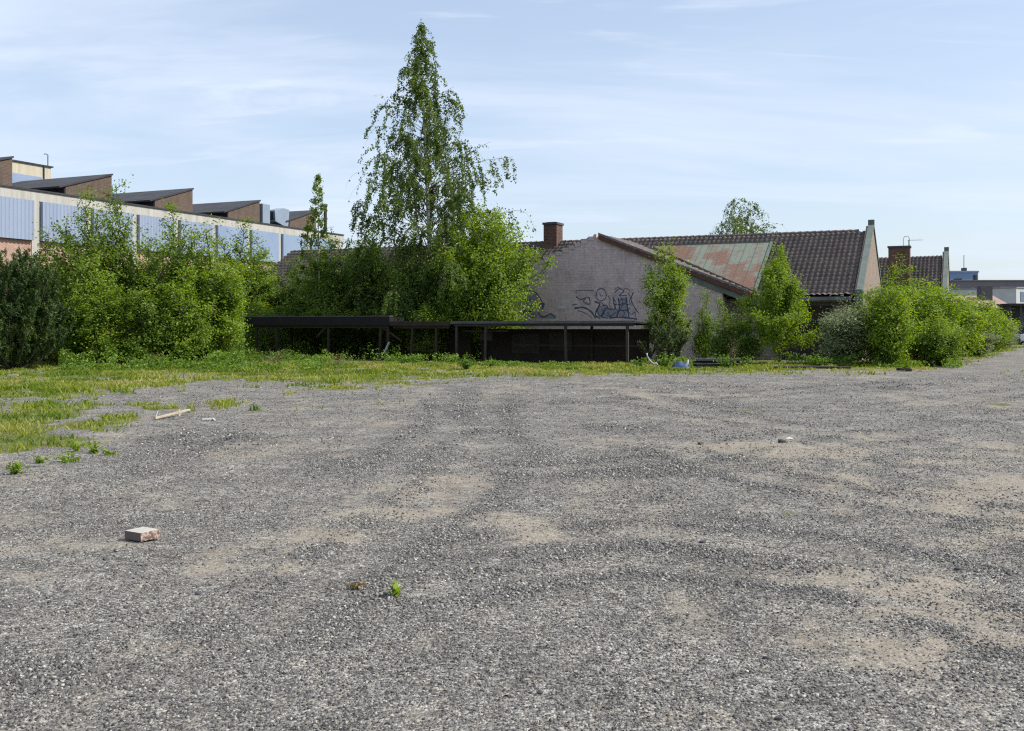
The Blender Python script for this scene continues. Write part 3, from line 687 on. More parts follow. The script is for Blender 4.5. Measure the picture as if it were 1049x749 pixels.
def build_grass():
    rng = np.random.default_rng(8)
    P = []
    for (px0, px1, y0, y1, n) in [(-60, 420, 20, 30, 60000), (-60, 500, 30, 47, 95000), (400, 1060, 34, 46, 60000), (930, 1075, 40, 85, 14000), (-60, 250, 12, 20, 14000)]:
        y = np.sqrt(rng.uniform(y0 * y0, y1 * y1, n)); x = (rng.uniform(px0, px1, n) - CX) / F * y
        P.append(np.stack([x, y], -1))
    P = np.concatenate(P); x, y = P[:, 0], P[:, 1]
    _, g, _ = masks(x, y)
    tuft = fbm(x * 2.6, y * 2.6, 91, 3)
    keep = rng.random(len(x)) < g ** 1.25 * np.clip(.2 + 3.2 * (tuft - .42), .05, 1)
    x, y, tuft = x[keep], y[keep], tuft[keep]; n = len(x)
    hgt = (.05 + .16 * np.clip(tuft - .25, 0, 1) ** 1.0 * 1.4) * rng.uniform(.5, 1.5, n) * (.65 + .6 * sstep(.4, .75, fbm(x * .4, y * .4, 93, 2)))
    hgt = hgt * np.where((x / y * F + CX > 400) & (y < 60), .65, .72)
    w = .006 + .0005 * y
    a = rng.uniform(0, 6.283, n); ln = rng.normal(0, .6, (n, 2)) * hgt[:, None]
    b = np.stack([x, y, gz(x, y)], -1); sd = np.stack([np.cos(a), np.sin(a), np.zeros(n)], -1) * (w * rng.uniform(.5, 1.2, n))[:, None]
    mid = b + np.stack([ln[:, 0] * .35, ln[:, 1] * .35, hgt * .6], -1); tip = b + np.stack([ln[:, 0], ln[:, 1], hgt], -1)
    V = np.stack([b - sd, b + sd, mid + sd * .8, tip + sd * .1, tip - sd * .1, mid - sd * .8], 1)
    Fc = np.array([(0, 1, 2, 5), (5, 2, 3, 4)])[None] + np.arange(n)[:, None, None] * 6
    big = fbm(x * .55, y * .7, 95, 3)
    tint = np.clip(.38 + 1.5 * (big - .5) + rng.normal(0, .17, n), 0, 1)
    me = mesh_np('grass', V.reshape(-1, 3), Fc.reshape(-1, 4), 4, M['grass'], False, np.repeat(tint, 2))
    tag(link('grass', me), 'patchy yellow green grass at the edge of the gravel', 'grass', kind='stuff')
build_grass()

def weed_clump(px, py, h, r, n, label, mat='weed', leaf=.08, seed=1, name='weed_clump', group=None):
    rng = np.random.default_rng(seed); x, y = gpt(px, py)
    k = max(6, n // 8); V = []; C = []; AXl = []; W = Wood()
    for i in range(k):
        a = rng.uniform(0, 6.283); q = math.sqrt(rng.random())
        tip = np.array([math.cos(a) * r * q, math.sin(a) * r * q, h * rng.uniform(.55, 1.0) * (1 - .45 * q)])
        u = np.linspace(0, 1, 5)[:, None]; pts = tip[None] * np.concatenate([u ** 1.3, u ** 1.3, u], 1)
        W.add(pts, .004 + .004 * h, .002, 3)
        m_ = n // k; c = along(pts, .2 + .8 * rng.random(m_)) + rng.normal(size=(m_, 3)) * leaf * .35; C.append(c)
    C = np.concatenate(C); C[:, 2] = np.maximum(C[:, 2], .01)
    me = leaf_mesh('leaves', C, norm(C), leaf, leaf * .6, M[mat], rng, .6, .5, 0)
    t = thing(name, label, 'weed', (x, y, float(gz(np.array([x]), np.array([y]))[0])), 0, group)
    link('stems', W.mesh('stems', M['weed'] if mat != 'dry_leaf' else M['bark']), t); link('leaves', me, t)
weed_clump(404, 614, .085, .04, 26, 'single small green weed growing alone in the near gravel', 'leaf_bright', .045, 3)
weed_clump(366, 607, .05, .06, 60, 'dry brownish tuft beside the single green weed', 'dry_leaf', .03, 4, 'grass_tuft')
for i, (px, py, h, r, n, lb) in enumerate([
    (477, 379, .75, .5, 260, 'round green weed clump at the left post of the low shed'),
    (503, 376.5, .55, .4, 160, 'smaller weed clump inside the low shed front'),
    (318, 377.5, .65, .8, 360, 'wide weed clump before the black shed'),
    (655, 376.5, .6, .45, 200, 'weed clump left of the white bent pipe'),
    (680, 377, .9, .6, 300, 'weed clump between the white pipe and the blue sheet'),
    (745, 377, .7, .6, 240, 'weed clump behind the black planks'),
    (838, 377, .9, .7, 320, 'tall weed clump right of the cone shaped tree'),
    (16, 486, .16, .17, 110, 'isolated grass weed nearest the camera on the left'),
    (70, 474, .12, .16, 80, 'flat green weed right of the isolated one'),
    (96, 464, .2, .16, 80, 'upright pale weed on the left gravel'),
    (78, 463, .22, .12, 70, 'upright weed next to the pale weed'),
    (40, 475, .12, .15, 60, 'small thin weed left of the flat one'),
    (112, 466, .1, .1, 40, 'tiny weed farthest right of the left weeds')]):
    weed_clump(px, py, h, r, n, lb, 'weed' if i < 7 else 'leaf_bright', .10 if i < 7 else .05, 70 + i, group='weed clumps by the sheds' if i < 7 else 'weeds scattered on the left gravel')

for i, (px, py, h, r, lb_) in enumerate([(160, 378, 1.1, .5, 'dry brown brushwood at the foot of the left thicket'), (284, 374.5, 1.2, .9, 'dry brown brushwood before the black shed posts'),
      (345, 375, .8, .7, 'low dry brushwood before the braced post of the black shed'), (751, 374.5, 1.9, .35, 'tall dry stems between the saplings and the cone shaped tree')]):
    weed_clump(px, py, h, r, 150, lb_, 'dry_leaf', .06, 90 + i, 'dry_brushwood', 'dry brushwood at the thicket foot')

# ------------------------------------------------------------------ main tiled building with its gabled wing
C0 = (17.07, 50.0)
def tile_slope(name, parent, x0, x1, p0, p1, axis='x', course=.41, wave=.27, clip=None, mat='roof_tile'):
    """stepped, waved tile courses; ridge-parallel coordinate runs x0..x1 along `axis`; p0 = (across, z) at eave, p1 at ridge"""
    L = math.hypot(p1[0] - p0[0], p1[1] - p0[1]); nc = max(1, round(L / course))
    du = ((p1[0] - p0[0]) / L, (p1[1] - p0[1]) / L); nn = (-du[1], du[0])
    if nn[1] < 0: nn = (-nn[0], -nn[1])
    nu = int((x1 - x0) / (wave / 4)) + 1; us = np.linspace(x0, x1, nu)
    wv = .036 * np.sin(us / wave * 2 * np.pi); rows = []
    rng = np.random.default_rng(len(name) + int(abs(x0) * 7))
    for k in range(nc):
        jit = np.repeat(rng.normal(0, .008, nu // 4 + 1), 4)[:nu]
        sag = .03 * np.sin(us * .4 + k * .05)
        for (f, hh) in ((k / nc, .15), ((k + .98) / nc, .015)):
            s = f * L; hgt = hh + wv + jit + sag * .5
            rows.append(np.stack([us, p0[0] + du[0] * s + nn[0] * hgt, p0[1] + du[1] * s + nn[1] * hgt], -1))
    V = np.array(rows); nr = len(rows)
    i = np.arange(nr - 1)[:, None] * nu + np.arange(nu - 1)[None, :]
    Fc = np.stack([i, i + 1, i + nu + 1, i + nu], -1).reshape(-1, 4)
    V = V.reshape(-1, 3)
    if axis == 'y': V = V[:, [1, 0, 2]]
    return link(name, mesh_np(name, V, Fc, 4, M[mat]), parent)

main = thing('brick_building', 'long low brick building with brown tiled roof and graffiti covered gable wing', 'building', (*C0, 0), -ANG)
EH, RH, HW, LEN = 3.2, 6.83, 6.0, 38.4
w = MB()
w.box(-LEN + .3, -.36, .5, .8, -.1, 3.1); w.build('wall', M['wall_grey'], main)
w = MB(); w.box(-LEN + .3, -.36, 2 * HW - .8, 2 * HW - .5, -.1, 3.1); w.build('wall', M['wall_grey'], main)
def gable_poly(e, rise=.3):
    return [(.25, -.1), (2 * HW - .25, -.1), (2 * HW - .25, EH + rise), (2 * HW, EH + rise + .05), (HW, RH + rise + .05), (0, EH + rise + .05), (.25, EH + rise)]
g = MB(); g.prism([(.1, -.1), (2 * HW - .1, -.1), (2 * HW - .1, EH + .25), (HW, RH + .30), (.1, EH + .25)], 'x', -.36, -.01)
gb = g.build('gable_wall', M['gable_brick'], main); gb['label'] = 'sunlit brick parapet gable'
c = MB()
sl = (RH - EH) / HW
for sgn in (0, 1):
    y0, y1 = (-.12, HW) if sgn == 0 else (2 * HW + .12, HW)
    za, zb = EH + .25 - .12 * sl, RH + .36
    q = [(y0, za - .06), (y0, za + .10), (y1, zb + .06), (y1, zb - .08)]
    c.prism(q, 'x', -.25, .05)
c.prism([(HW - .12, RH + .2), (HW + .12, RH + .2), (HW + .1, RH + .62), (HW - .1, RH + .62)], 'x', -.26, .06)
c.prism([(-.16, EH - .55), (.22, EH - .55), (.22, EH + .42), (-.16, EH + .28)], 'x', -.255, .055)
c.build('parapet_cap', M['copper_green'], gb)
g2 = MB(); g2.prism([(.3, -.1), (2 * HW - .3, -.1), (2 * HW - .3, EH - .1), (HW, RH - .15), (.3, EH - .1)], 'x', -LEN + .1, -LEN + .4); g2.build('gable_wall', M['wall_grey'], main)
roof = tile_slope('roof', main, -LEN, -.4, (-.1, EH - .06), (HW, RH))
tile_slope('rear_slope', roof, -LEN, -.4, (2 * HW + .1, EH - .06), (HW, RH))
r = MB()
for k in range(int((LEN - .5) / .38)):
    x = -LEN + .05 + k * .38
    r.tube([(x, HW, RH + .01), (x + .37, HW, RH + .03)], (.11, .125), 8, False)
r.build('ridge_tiles', M['roof_tile'], roof)
e = MB(); e.box(-5.0, -.48, -.16, -.04, EH - .24, EH - .06); e.box(-5.0, -.48, -.04, .5, EH - .30, EH - .22); e.build('eave_gutter', M['gutter'], main)
# doors and windows in the shaded front wall between wing and gable
d = MB(); d.box(-3.9, -1.6, .43, .497, -.05, 2.55); dd = d.build('door', M['door_dark'], main)
q = MB()
for x in (-3.9, -2.8, -1.7): q.box(x, x + .1, .40, .428, -.05, 2.55)
q.box(-4.02, -1.48, .38, .496, 2.56, 2.72); q.build('door_frame', M['wood_dark'], dd)
q = MB(); q.tube([(-2.64, .40, 1.05), (-2.64, .35, 1.05), (-2.64, .35, 1.22), (-2.64, .40, 1.22)], .012, 6); q.build('handle', M['steel_dark'], dd)
# wing
WY, WRX, WRZ, WLX, WLZ, WEX = -.45, -5.25, 3.375, -21.6, 3.375, -13.43
WPZ = 6.64
def rz(x): return WPZ - (WPZ - WRZ) * abs(x - WEX) / (WEX * -1 + WRX if x > WEX else WEX - WLX)
xr, xl = -6.73, -20.1
wg = MB(); wg.prism([(xl, -.1), (xr, -.1), (xr, rz(xr) - .14), (WEX, WPZ - .12), (xl, rz(xl) + .02)], 'y', WY, WY + .35)
wing = wg.build('wing_gable_wall', M['wing_brick'], main); wing['label'] = 'shaded painted block gable with blue graffiti'
ws = MB(); ws.box(xr - .3, xr - .002, WY + .352, .49, -.1, 3.2); ws.build('wing_side_wall', M['wing_brick'], main); ws = MB(); ws.box(xl + .002, xl + .3, WY + .352, .49, -.1, 3.2); ws.build('wing_side_wall', M['wing_brick'], main)
# raised ragged left rake, brick coping stones
rng = random.Random(4); k = MB(); x = xl
while x < WEX - .15:
    L = rng.uniform(.28, .42); x2 = min(x + L, WEX - .1); z = rz((x + x2) / 2)
    k.box(x, x2 - .02, WY - .03, WY + .30, z - .16, z + .06 + rng.uniform(-.03, .05)); x = x2
k.build('brick_coping', M['wing_brick'], wing)
wr = tile_slope('wing_roof', main, WY - .12, 5.7, (WRX, WRZ - .1), (WEX, WPZ - .1), 'y')
tile_slope('left_slope', wr, WY + .36, 5.7, (WLX, WLZ), (WEX, WPZ), 'y')
b = MB()
def rake(x0, x1, y0, y1, dz0, dz1):
    return [(x0, rz(x0) + dz0), (x1, rz(x1) + dz0), (x1, rz(x1) + dz1), (x0, rz(x0) + dz1)]
b.prism(rake(WEX + .05, WRX, 0, 0, -.27, -.03), 'y', WY - .19, WY - .14); b.build('bargeboard', M['rake_board'], wr)
b = MB(); b.prism(rake(-9.6, WRX + .4, 0, 0, -.58, -.29), 'y', WY - .10, WY - .05); b.build('lower_board', M['green_board'], wr)
b = MB(); b.prism(rake(WEX + .05, WRX - .05, 0, 0, -.02, .09), 'y', WY - .20, WY - .06); b.build('verge_strip', M['gutter'], wr)
b = MB(); b.box(WRX - .02, WRX + .1, WY - .12, .3, WRZ - .2, WRZ - .1); b.box(WRX - 1.3, WRX - .05, WY - .04, .4, WRZ - .17, WRZ - .13); b.build('soffit', M['wood_dark'], wr)
# rusty sheet metal over the tiles right of the valley
def mz(y): return EH + sl * y
tl = -11.9
P = [(WRX, .12), (WRX, 4.75), (tl, 4.75), (tl + .2, 4.55)]
vs = [(x, y, mz(y) + .24) for x, y in P] + [(x, y, mz(y) + .05) for x, y in P]
rs = MB(); rs.add(vs, [(0, 1, 2, 3), (7, 6, 5, 4), (0, 4, 5, 1), (1, 5, 6, 2), (2, 6, 7, 3), (3, 7, 4, 0)])
patch = rs.build('metal_roof_patch', M['rusty_sheet'], main); patch['label'] = 'green sheet metal roof patch flaking to rust'
for i in range(12):
    sm = MB()
    x = WRX - .04 - i * .62
    ylo = .12 + (4.45 - .12) * max(0, (WRX - x)) / (WRX - tl)
    sm.beam((x, ylo, mz(ylo) + .25), (x, 4.72, mz(4.72) + .25), .018, .03)
    sm.build('standing_seam', M['copper_green'], patch)
ed = MB(); ed.beam((WRX + .05, .1, mz(.1) + .2), (WRX + .05, 4.78, mz(4.78) + .2), .12, .18); ed.beam((WRX, 4.8, mz(4.8) + .18), (tl, 4.8, mz(4.8) + .18), .1, .18); ed.build('edge_flashing', M['copper_green'], patch)
# main chimney
ch = MB(); ch.box(-19.03, -18.17, 5.3, 6.3, 5.9, 7.9); chm = ch.build('chimney', M['chimney_brick'], main)
cp = MB(); cp.box(-19.09, -18.11, 5.24, 6.36, 7.9, 8.03); cp.box(-18.9, -18.3, 5.45, 6.15, 8.03, 8.07); cp.build('chimney_cap', M['stone_dark'], chm)
# graffiti: paint strokes on the wing gable, each stroke a thin ribbon on the wall
def wallpt(px, py):
    X0, d0 = C0[0] + WY * AX[0], C0[1] + WY * AX[1]
    kx = (px - CX) / F; t = (X0 - kx * d0) / (-BX[0] + kx * BX[1]); dd_ = d0 + BX[1] * t
    return (-t, zof(py, dd_))
def zz(x, y): return wallpt(500 + x / 6.556, 280 + y / 6.556)
def ribbon(mb, pts, wd, yy):
    P = [Vector(zz(*p)) for p in pts]
    if len(P) > 2:   # smooth the stroke
        Q = [P[0]]
        for i in range(len(P) - 1):
            p0 = P[max(0, i - 1)]; p1 = P[i]; p2 = P[i + 1]; p3 = P[min(len(P) - 1, i + 2)]
            for j in range(1, 6):
                u = j / 5; Q.append(.5 * ((2 * p1) + (p2 - p0) * u + (2 * p0 - 5 * p1 + 4 * p2 - p3) * u * u + (3 * p1 - p0 - 3 * p2 + p3) * u ** 3))
        P = Q
    vs = []; fs = []
    for i, p in enumerate(P):
        d_ = (P[min(i + 1, len(P) - 1)] - P[max(i - 1, 0)]).normalized(); n_ = Vector((-d_.y, d_.x)) * wd / 2 * (1 + .2 * math.sin(i * 1.3))
        vs += [(p.x + n_.x, yy, p.y + n_.y), (p.x - n_.x, yy, p.y - n_.y)]
        if i: fs.append((2 * i - 2, 2 * i - 1, 2 * i + 1, 2 * i))
    mb.add(vs, fs)
STK = [([(205,150),(215,130),(260,115),(320,130),(350,170),(368,212),(352,238)], .10), ([(340,212),(376,204),(362,246)], .12), ([(247,183),(243,215),(247,243),(215,262)], .11),
       ([(240,252),(272,258),(300,262),(303,300)], .14), ([(250,185),(285,180),(320,193),(284,214),(286,250),(300,298)], .10), ([(340,262),(352,285),(382,292),(420,272),(452,298)], .12), ([(205,225),(235,228),(240,300)], .12),
       ([(595,135),(592,120),(640,114),(710,118)], .06), ([(590,155),(625,176),(674,160),(684,205),(650,204)], .09), ([(580,236),(640,230),(690,256),(722,302)], .14),
       ([(725,150),(738,112),(770,103),(793,138),(785,172),(755,186),(730,170),(724,148)], .08), ([(752,130),(756,152),(770,150)], .06),
       ([(716,190),(750,206),(728,248),(724,285),(752,302)], .12), ([(768,214),(802,222),(778,258),(762,288),(802,304)], .11), ([(802,238),(852,240),(845,200),(840,158)], .10), ([(802,262),(825,285),(860,262)], .08),
       ([(850,130),(882,104),(912,120),(880,150),(932,148)], .09), ([(874,165),(882,230),(868,292)], .12), ([(928,160),(936,230),(946,292)], .12), ([(880,250),(936,248)], .10), ([(815,300),(900,296),(1000,308)], .13), ([(976,128),(960,178),(990,240),(1012,268)], .09),
       ([(600,60+150),(560,215),(590,205)], .05), ([(840,205),(870,212),(905,204),(950,212)], .07)]
XTR = [([(600,250),(640,262),(680,285),(700,305)], .06), ([(655,170),(640,190),(668,200)], .06), ([(745,225),(735,255),(752,285),(775,270),(765,240)], .07), ([(790,232),(775,262),(800,285),(830,292)], .06),
       ([(842,170),(860,200),(850,230),(872,255),(862,290)], .07), ([(895,165),(905,200),(893,235),(915,262),(905,296)], .06), ([(875,185),(905,175),(930,190),(900,215),(878,205)], .06), ([(940,135),(955,160),(948,190),(965,215)], .06),
       ([(955,230),(940,255),(965,275),(985,262),(990,290)], .07), ([(805,150),(820,180),(812,215),(835,235)], .06), ([(730,200),(760,196),(775,214)], .05), ([(850,110),(868,96),(886,92)], .05), ([(912,108),(930,100),(952,118)], .05)]
STK = STK + XTR
for grp, lb_ in ((STK[:7], 'navy graffiti tag near the big bush'), (STK[7:], 'navy graffiti lettering on the right')):
    gm = MB()
    for p_, w_ in grp: ribbon(gm, p_, w_ * .62, WY - .006)
    gr = gm.build('graffiti', M['paint_navy'], wing); gr['label'] = lb_
for (poly) in [[(250,190),(300,200),(340,270),(330,300),(250,300)], [(340,285),(460,280),(455,305),(345,305)], [(740,215),(800,225),(870,250),(870,302),(735,302)], [(885,160),(925,160),(935,295),(878,295)], [(215,150),(330,140),(345,190),(225,190)]]:
    P_ = [zz(*p) for p in poly]; gf = MB(); gf.add([(a, WY - .003, b_) for a, b_ in P_], [tuple(range(len(P_)))]); gf.build('graffiti_fill', M['paint_blue'], wing)
for (x0, y0, x1, y1) in [(500,184,548,206), (470,218,517,238)]:
    a_ = zz(x0, y1); b_ = zz(x1, y0); gw = MB(); gw.add([(a_[0], WY - .004, a_[1]), (b_[0], WY - .004, a_[1]), (b_[0], WY - .004, b_[1]), (a_[0], WY - .004, b_[1])], [(0, 1, 2, 3)]); gw.build('pale_paint_block', M['paint_white'], wing)

# ------------------------------------------------------------------ second tiled building behind
B2 = (29.2, 69.0)
b2 = thing('brick_building', 'farther tiled building with parapet gable behind the bright shrubs', 'building', (*B2, 0), -ANG)
L2 = 11.0
w = MB(); w.box(-L2, -.36, .5, .8, -.1, 3.1); w.build('wall', M['wall_grey'], b2); w = MB(); w.box(-L2, -.36, 2 * HW - .8, 2 * HW - .5, -.1, 3.1); w.build('wall', M['wall_grey'], b2)
g = MB(); g.prism([(.1, -.1), (2 * HW - .1, -.1), (2 * HW - .1, EH + .25), (HW, RH + .3), (.1, EH + .25)], 'x', -.36, -.01); gb2 = g.build('gable_wall', M['gable_brick'], b2); g = MB(); g.prism([(.3, -.1), (2 * HW - .3, -.1), (2 * HW - .3, EH - .1), (HW, RH - .15), (.3, EH - .1)], 'x', -L2 + .05, -L2 + .35); g.build('gable_wall', M['wall_grey'], b2)
c = MB()
for sgn in (0, 1):
    y0, y1 = (-.12, HW) if sgn == 0 else (2 * HW + .12, HW)
    za, zb = EH + .25 - .12 * sl, RH + .36
    c.prism([(y0, za - .06), (y0, za + .10), (y1, zb + .06), (y1, zb - .08)], 'x', -.25, .05)
c.prism([(HW - .12, RH + .2), (HW + .12, RH + .2), (HW + .1, RH + .62), (HW - .1, RH + .62)], 'x', -.26, .06)
c.build('parapet_cap', M['copper_green'], gb2)
rf2 = tile_slope('roof', b2, -L2, -.4, (-.1, EH - .06), (HW, RH)); tile_slope('rear_slope', rf2, -L2, -.4, (2 * HW + .1, EH - .06), (HW, RH))
ch = MB(); ch.box(-3.75, -2.35, 1.5, 2.5, 3.6, 7.2); chm = ch.build('chimney', M['chimney_brick'], b2)
cp = MB(); cp.box(-3.81, -2.29, 1.44, 2.56, 7.2, 7.32); cp.build('chimney_cap', M['stone_dark'], chm)
an = MB(); an.tube([(-2.8, 2, 7.3), (-2.8, 2, 7.85), (-2.7, 2, 8.0), (-2.5, 2, 8.02), (-2.4, 2, 7.85), (-2.4, 2, 7.3)], .02, 5); an.tube([(-2.45, 1.9, 7.3), (-2.45, 1.9, 7.75)], .02, 5)
an.tube([(-2.5, 1.9, 7.72), (-1.5, 1.8, 7.70)], .014, 4); an.tube([(-2.1, 1.5, 7.71), (-2.1, 2.2, 7.71)], .01, 4); an.tube([(-1.8, 1.5, 7.71), (-1.8, 2.2, 7.71)], .01, 4)
an.build('aerial', M['gutter'], chm)

# ------------------------------------------------------------------ blue clad factory on the left
FP = (-30.97, 62.0)
fac = thing('factory_building', 'long factory with blue cladding and sawtooth roof monitors', 'building', (*FP, 0), -ANG)
Y0, Y1, DEP = -12.0, 36.9, 26.0
f = MB(); f.box(-.4, -.02, Y0, Y1, -.1, 7.05); f.build('wall', M['brick_pink'], fac)
for y_ in (Y0, Y1 - .3): f = MB(); f.box(-DEP, -.4, y_, y_ + .3, -.1, 9.9); f.build('wall', M['brick_pink'], fac)
f = MB(); f.box(-.4, .02, Y0, Y1, 9.56, 10.17); f.build('fascia', M['fascia_cream'], fac)
f = MB(); f.box(-.4, -.06, Y0, Y1, 7.05, 9.56); f.build('backing_wall', M['fascia_cream'], fac)
f = MB(); f.box(-DEP, .10, Y0, Y1, 10.17, 10.27); f.build('roof', M['roof_felt'], fac)
k0 = 2.55
for k in range(-3, 12):
    ya = k0 + 4.1 * k
    if Y0 < ya < Y1:
        c = MB(); c.box(-.1, .03, ya - .28, ya + .28, -.1, 9.555); c.build('column', M['fascia_cream'], fac)
    a, b_ = ya + .36, ya + 4.1 - .28
    if b_ > Y1 or a < Y0: continue
    vs = []; fs = []; n = int((b_ - a) / .07); 
    ribs = [(.25, .215)[(i // 2) % 2] for i in range(n + 1)]
    if k >= 4: ribs = [.24] * (n + 1)
    ysn = np.linspace(a, b_, n + 1)
    for i in range(n + 1):
        vs += [(ribs[i], ysn[i], 7.06), (ribs[i], ysn[i], 9.54)]
        if i: fs.append((2 * i - 2, 2 * i, 2 * i + 1, 2 * i - 1))
    o_ = len(vs); vs += [(-.05, a, 7.06), (-.05, a, 9.54), (-.05, b_, 7.06), (-.05, b_, 9.54)]
    fs += [(0, 1, o_ + 1, o_), (2 * n, o_ + 2, o_ + 3, 2 * n + 1)]
    p = MB(); p.add(vs, fs); p.build('cladding_panel', M['cladding'] if k < 4 else M['blue_glass'], fac)
for k in range(-1, 5):
    s1 = 2.1 + 8.15 * k; s0 = s1 - 4.0
    mo = MB(); mo.prism([(s0, 10.27), (s1, 10.27), (s1, 12.28), (s0, 11.0)], 'x', -10.3, -1.5); mm = mo.build('roof_monitor', M['brick_brown'], fac)
    ro = MB(); ro.prism([(s0 - .55, 10.86), (s1 + .06, 12.30), (s1 + .06, 12.42), (s0 - .55, 10.98)], 'x', -10.4, -1.42); ro.build('monitor_roof', M['roof_felt'], mm)
    gl = MB(); gl.box(-10.2, -1.56, s0 - .06, s0 - .01, 10.29, 10.85); gl.build('glazing', M['vent_dark'], mm)
tw = MB(); tw.box(-17, -10.5, 3, 13.0, 10.27, 13.8); tow = tw.build('roof_storey', M['concrete_pale'], fac)
tq = MB(); tq.box(-17.1, -10.4, 2.9, 13.15, 13.8, 13.9); tq.build('storey_roof', M['roof_felt'], tow)
tq = MB(); tq.box(-10.497, -10.46, 3.3, 8.9, 11.6, 12.95); tq.box(-10.497, -10.46, 9.4, 12.4, 11.6, 12.95); tq.build('window_band', M['blue_glass'], tow)
tq = MB(); tq.tube([(-10.6, 12.8, 13.85), (-10.6, 12.8, 14.75), (-10.6, 12.6, 14.8), (-10.6, 12.45, 14.75)], .035, 6); tq.tube([(-10.45, 12.3, 11.6), (-10.45, 12.3, 13.85)], .06, 6); tq.build('roof_pipe', M['steel_dark'], tow)
v1 = MB(); v1.box(-2.2, -1.45, 26.9, 27.9, 10.27, 12.15); v1.build('ventilation_unit', M['vent_metal'], fac, bevel=.04)
v2 = MB(); v2.prism([(28.7, 10.8), (30.5, 10.35), (30.7, 12.0), (29.9, 12.08), (28.6, 11.75)], 'x', -2.4, -1.5); vo = v2.build('ventilation_unit', M['vent_metal'], fac, bevel=.03)
v3 = MB(); v3.prism([(28.63, 10.95), (28.58, 11.0), (28.52, 11.6), (28.57, 11.62)], 'x', -2.3, -1.6); v3.box(-2.2, -1.7, 29.2, 30.2, 10.27, 10.7); v3.build('vent_opening', M['vent_dark'], vo)
v4 = MB(); v4.tube([(-1.6, 36.3, 10.27), (-1.6, 36.3, 12.9)], .16, 10); v4.tube([(-1.6, 36.3, 12.9), (-1.6, 36.3, 13.1)], .22, 10); v4.build('flue_pipe', M['steel_dark'], fac)

# ------------------------------------------------------------------ low open sheds
SP = (5.6, 45.0)
def shed_part(root, x0, x1, z, th, posts, mat_edge, mat_roof, pm):
    b = MB(); b.prism([(0, z - th), (2.9, z - th - .12), (2.9, z - .14), (0, z - .02)], 'x', x0, x1); b.build('roof', mat_roof, root)
    b = MB(); b.box(x0 - .02, x1 + .02, -.035, -.003, z - th - .03, z); b.build('fascia_board', mat_edge, root)
    if th > .3: b = MB(); b.box(x0 - .03, x1 + .03, -.05, .3, z + .002, z + .045); b.build('roof_edge', M['felt_edge'], root)
    for (px_, lean) in posts:
        b = MB(); b.beam((px_, .12, -.1), (px_ + lean, .12, z - th - .002), .11, .11); b.build('post', pm, root)
    for (px_, lean) in posts[::2]:
        b = MB(); b.beam((px_ + .3, 2.7, -.1), (px_ + .3, 2.7, z - th - .13), .11, .11); b.build('post', pm, root)
    b = MB(); b.box(x0 + .1, x1 - .1, .07, .17, z - th - .16, z - th - .004); b.build('front_beam', pm, root)
rs_ = thing('open_shed', 'low open shed with grey edged flat roof before the graffiti gable', 'shed', (*SP, 0), -ANG)
shed_part(rs_, -9.3, -.2, 1.93, .09, [(-9.1, 0), (-7.6, .06), (-3.5, -.04), (-.6, 0)], M['felt_edge'], M['tar_black'], M['wood_grey'])
b = MB(); b.box(-9.1, -.4, 2.78, 2.84, -.05, 1.55); b.build('back_boards', M['wood_dark'], rs_)
for q_ in ((-8.4, -7.75, 1.2, 1.24, 1.0, 1.45), (-7.4, -5.9, 2.70, 2.76, .35, 1.3), (-5.4, -4.2, 2.70, 2.76, .5, 1.4)): b = MB(); b.box(*q_); b.build('loose_board', M['board_pale'], rs_)
for q_ in ((-9.0, -6.6, .5, .58, 1.42, 1.5), (-6.6, -.4, 1.3, 1.38, .75, .82)): b = MB(); b.box(*q_); b.build('rail', M['wood_dark'], rs_)
ls_ = thing('open_shed', 'low open shed with thick black roof before the tall birch', 'shed', (*SP, 0), -ANG)
shed_part(ls_, -22.3, -12.75, 2.16, .40, [(-20.9, 0), (-19.6, 0), (-16.4, 0), (-13.4, .1), (-12.9, 0)], M['tar_black'], M['tar_black'], M['wood_dark'])
for p_, q_ in (((-13.3, .12, 1.68), (-12.2, .3, .95)), ((-19.7, .12, 1.7), (-20.4, .12, 1.2)), ((-16.5, .12, 1.7), (-17.1, .12, 1.15))): b = MB(); b.beam(p_, q_, .09); b.build('brace', M['wood_dark'], ls_)
b = MB(); b.beam((-13.05, -.02, .35), (-12.75, -.02, .9), .12, .05); b.build('peeled_post_bark', M['white_paint'], ls_)
ms_ = thing('open_shed', 'sagging dark middle roof between the two sheds, half swallowed by leaves', 'shed', (*SP, 0), -ANG)
shed_part(ms_, -12.7, -9.4, 1.92, .18, [(-11.6, .1), (-10.2, 0)], M['wood_dark'], M['tar_black'], M['wood_dark'])
b = MB(); b.box(-12.4, -9.6, 2.6, 2.66, .2, 1.5); b.beam((-12.2, .8, .55), (-10.8, .9, .45), .08); b.build('back_boards', M['wood_dark'], ms_)

# ------------------------------------------------------------------ odds and ends on the ground
def g3(px, py): x, y = gpt(px, py); return x, y, float(gz(np.array([x]), np.array([y]))[0])
x, y, z = g3(145, 553)
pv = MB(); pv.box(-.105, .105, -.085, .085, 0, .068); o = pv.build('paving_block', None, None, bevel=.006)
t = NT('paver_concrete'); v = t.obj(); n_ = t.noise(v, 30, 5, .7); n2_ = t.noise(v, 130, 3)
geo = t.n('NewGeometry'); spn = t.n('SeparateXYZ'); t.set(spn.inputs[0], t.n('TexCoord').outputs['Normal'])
side = t.math('LESS_THAN', spn.outputs[2], .5); lit_end = t.math('GREATER_THAN', spn.outputs[0], .5)
cc = t.mix(t.mr(n_, .35, .7), (.43,.415,.37), (.31,.295,.26)); cs = t.mix(lit_end, (.13,.105,.095), t.mix(t.mr(n_, .42, .55), (.46,.36,.30), (.13,.085,.07)))  # shade painted into the dark sides; sunlit end painted pale and speckled
o.data.materials.append(t.pr(t.mix(side, cc, cs), .9, t.bump(n2_, .5, .004)))
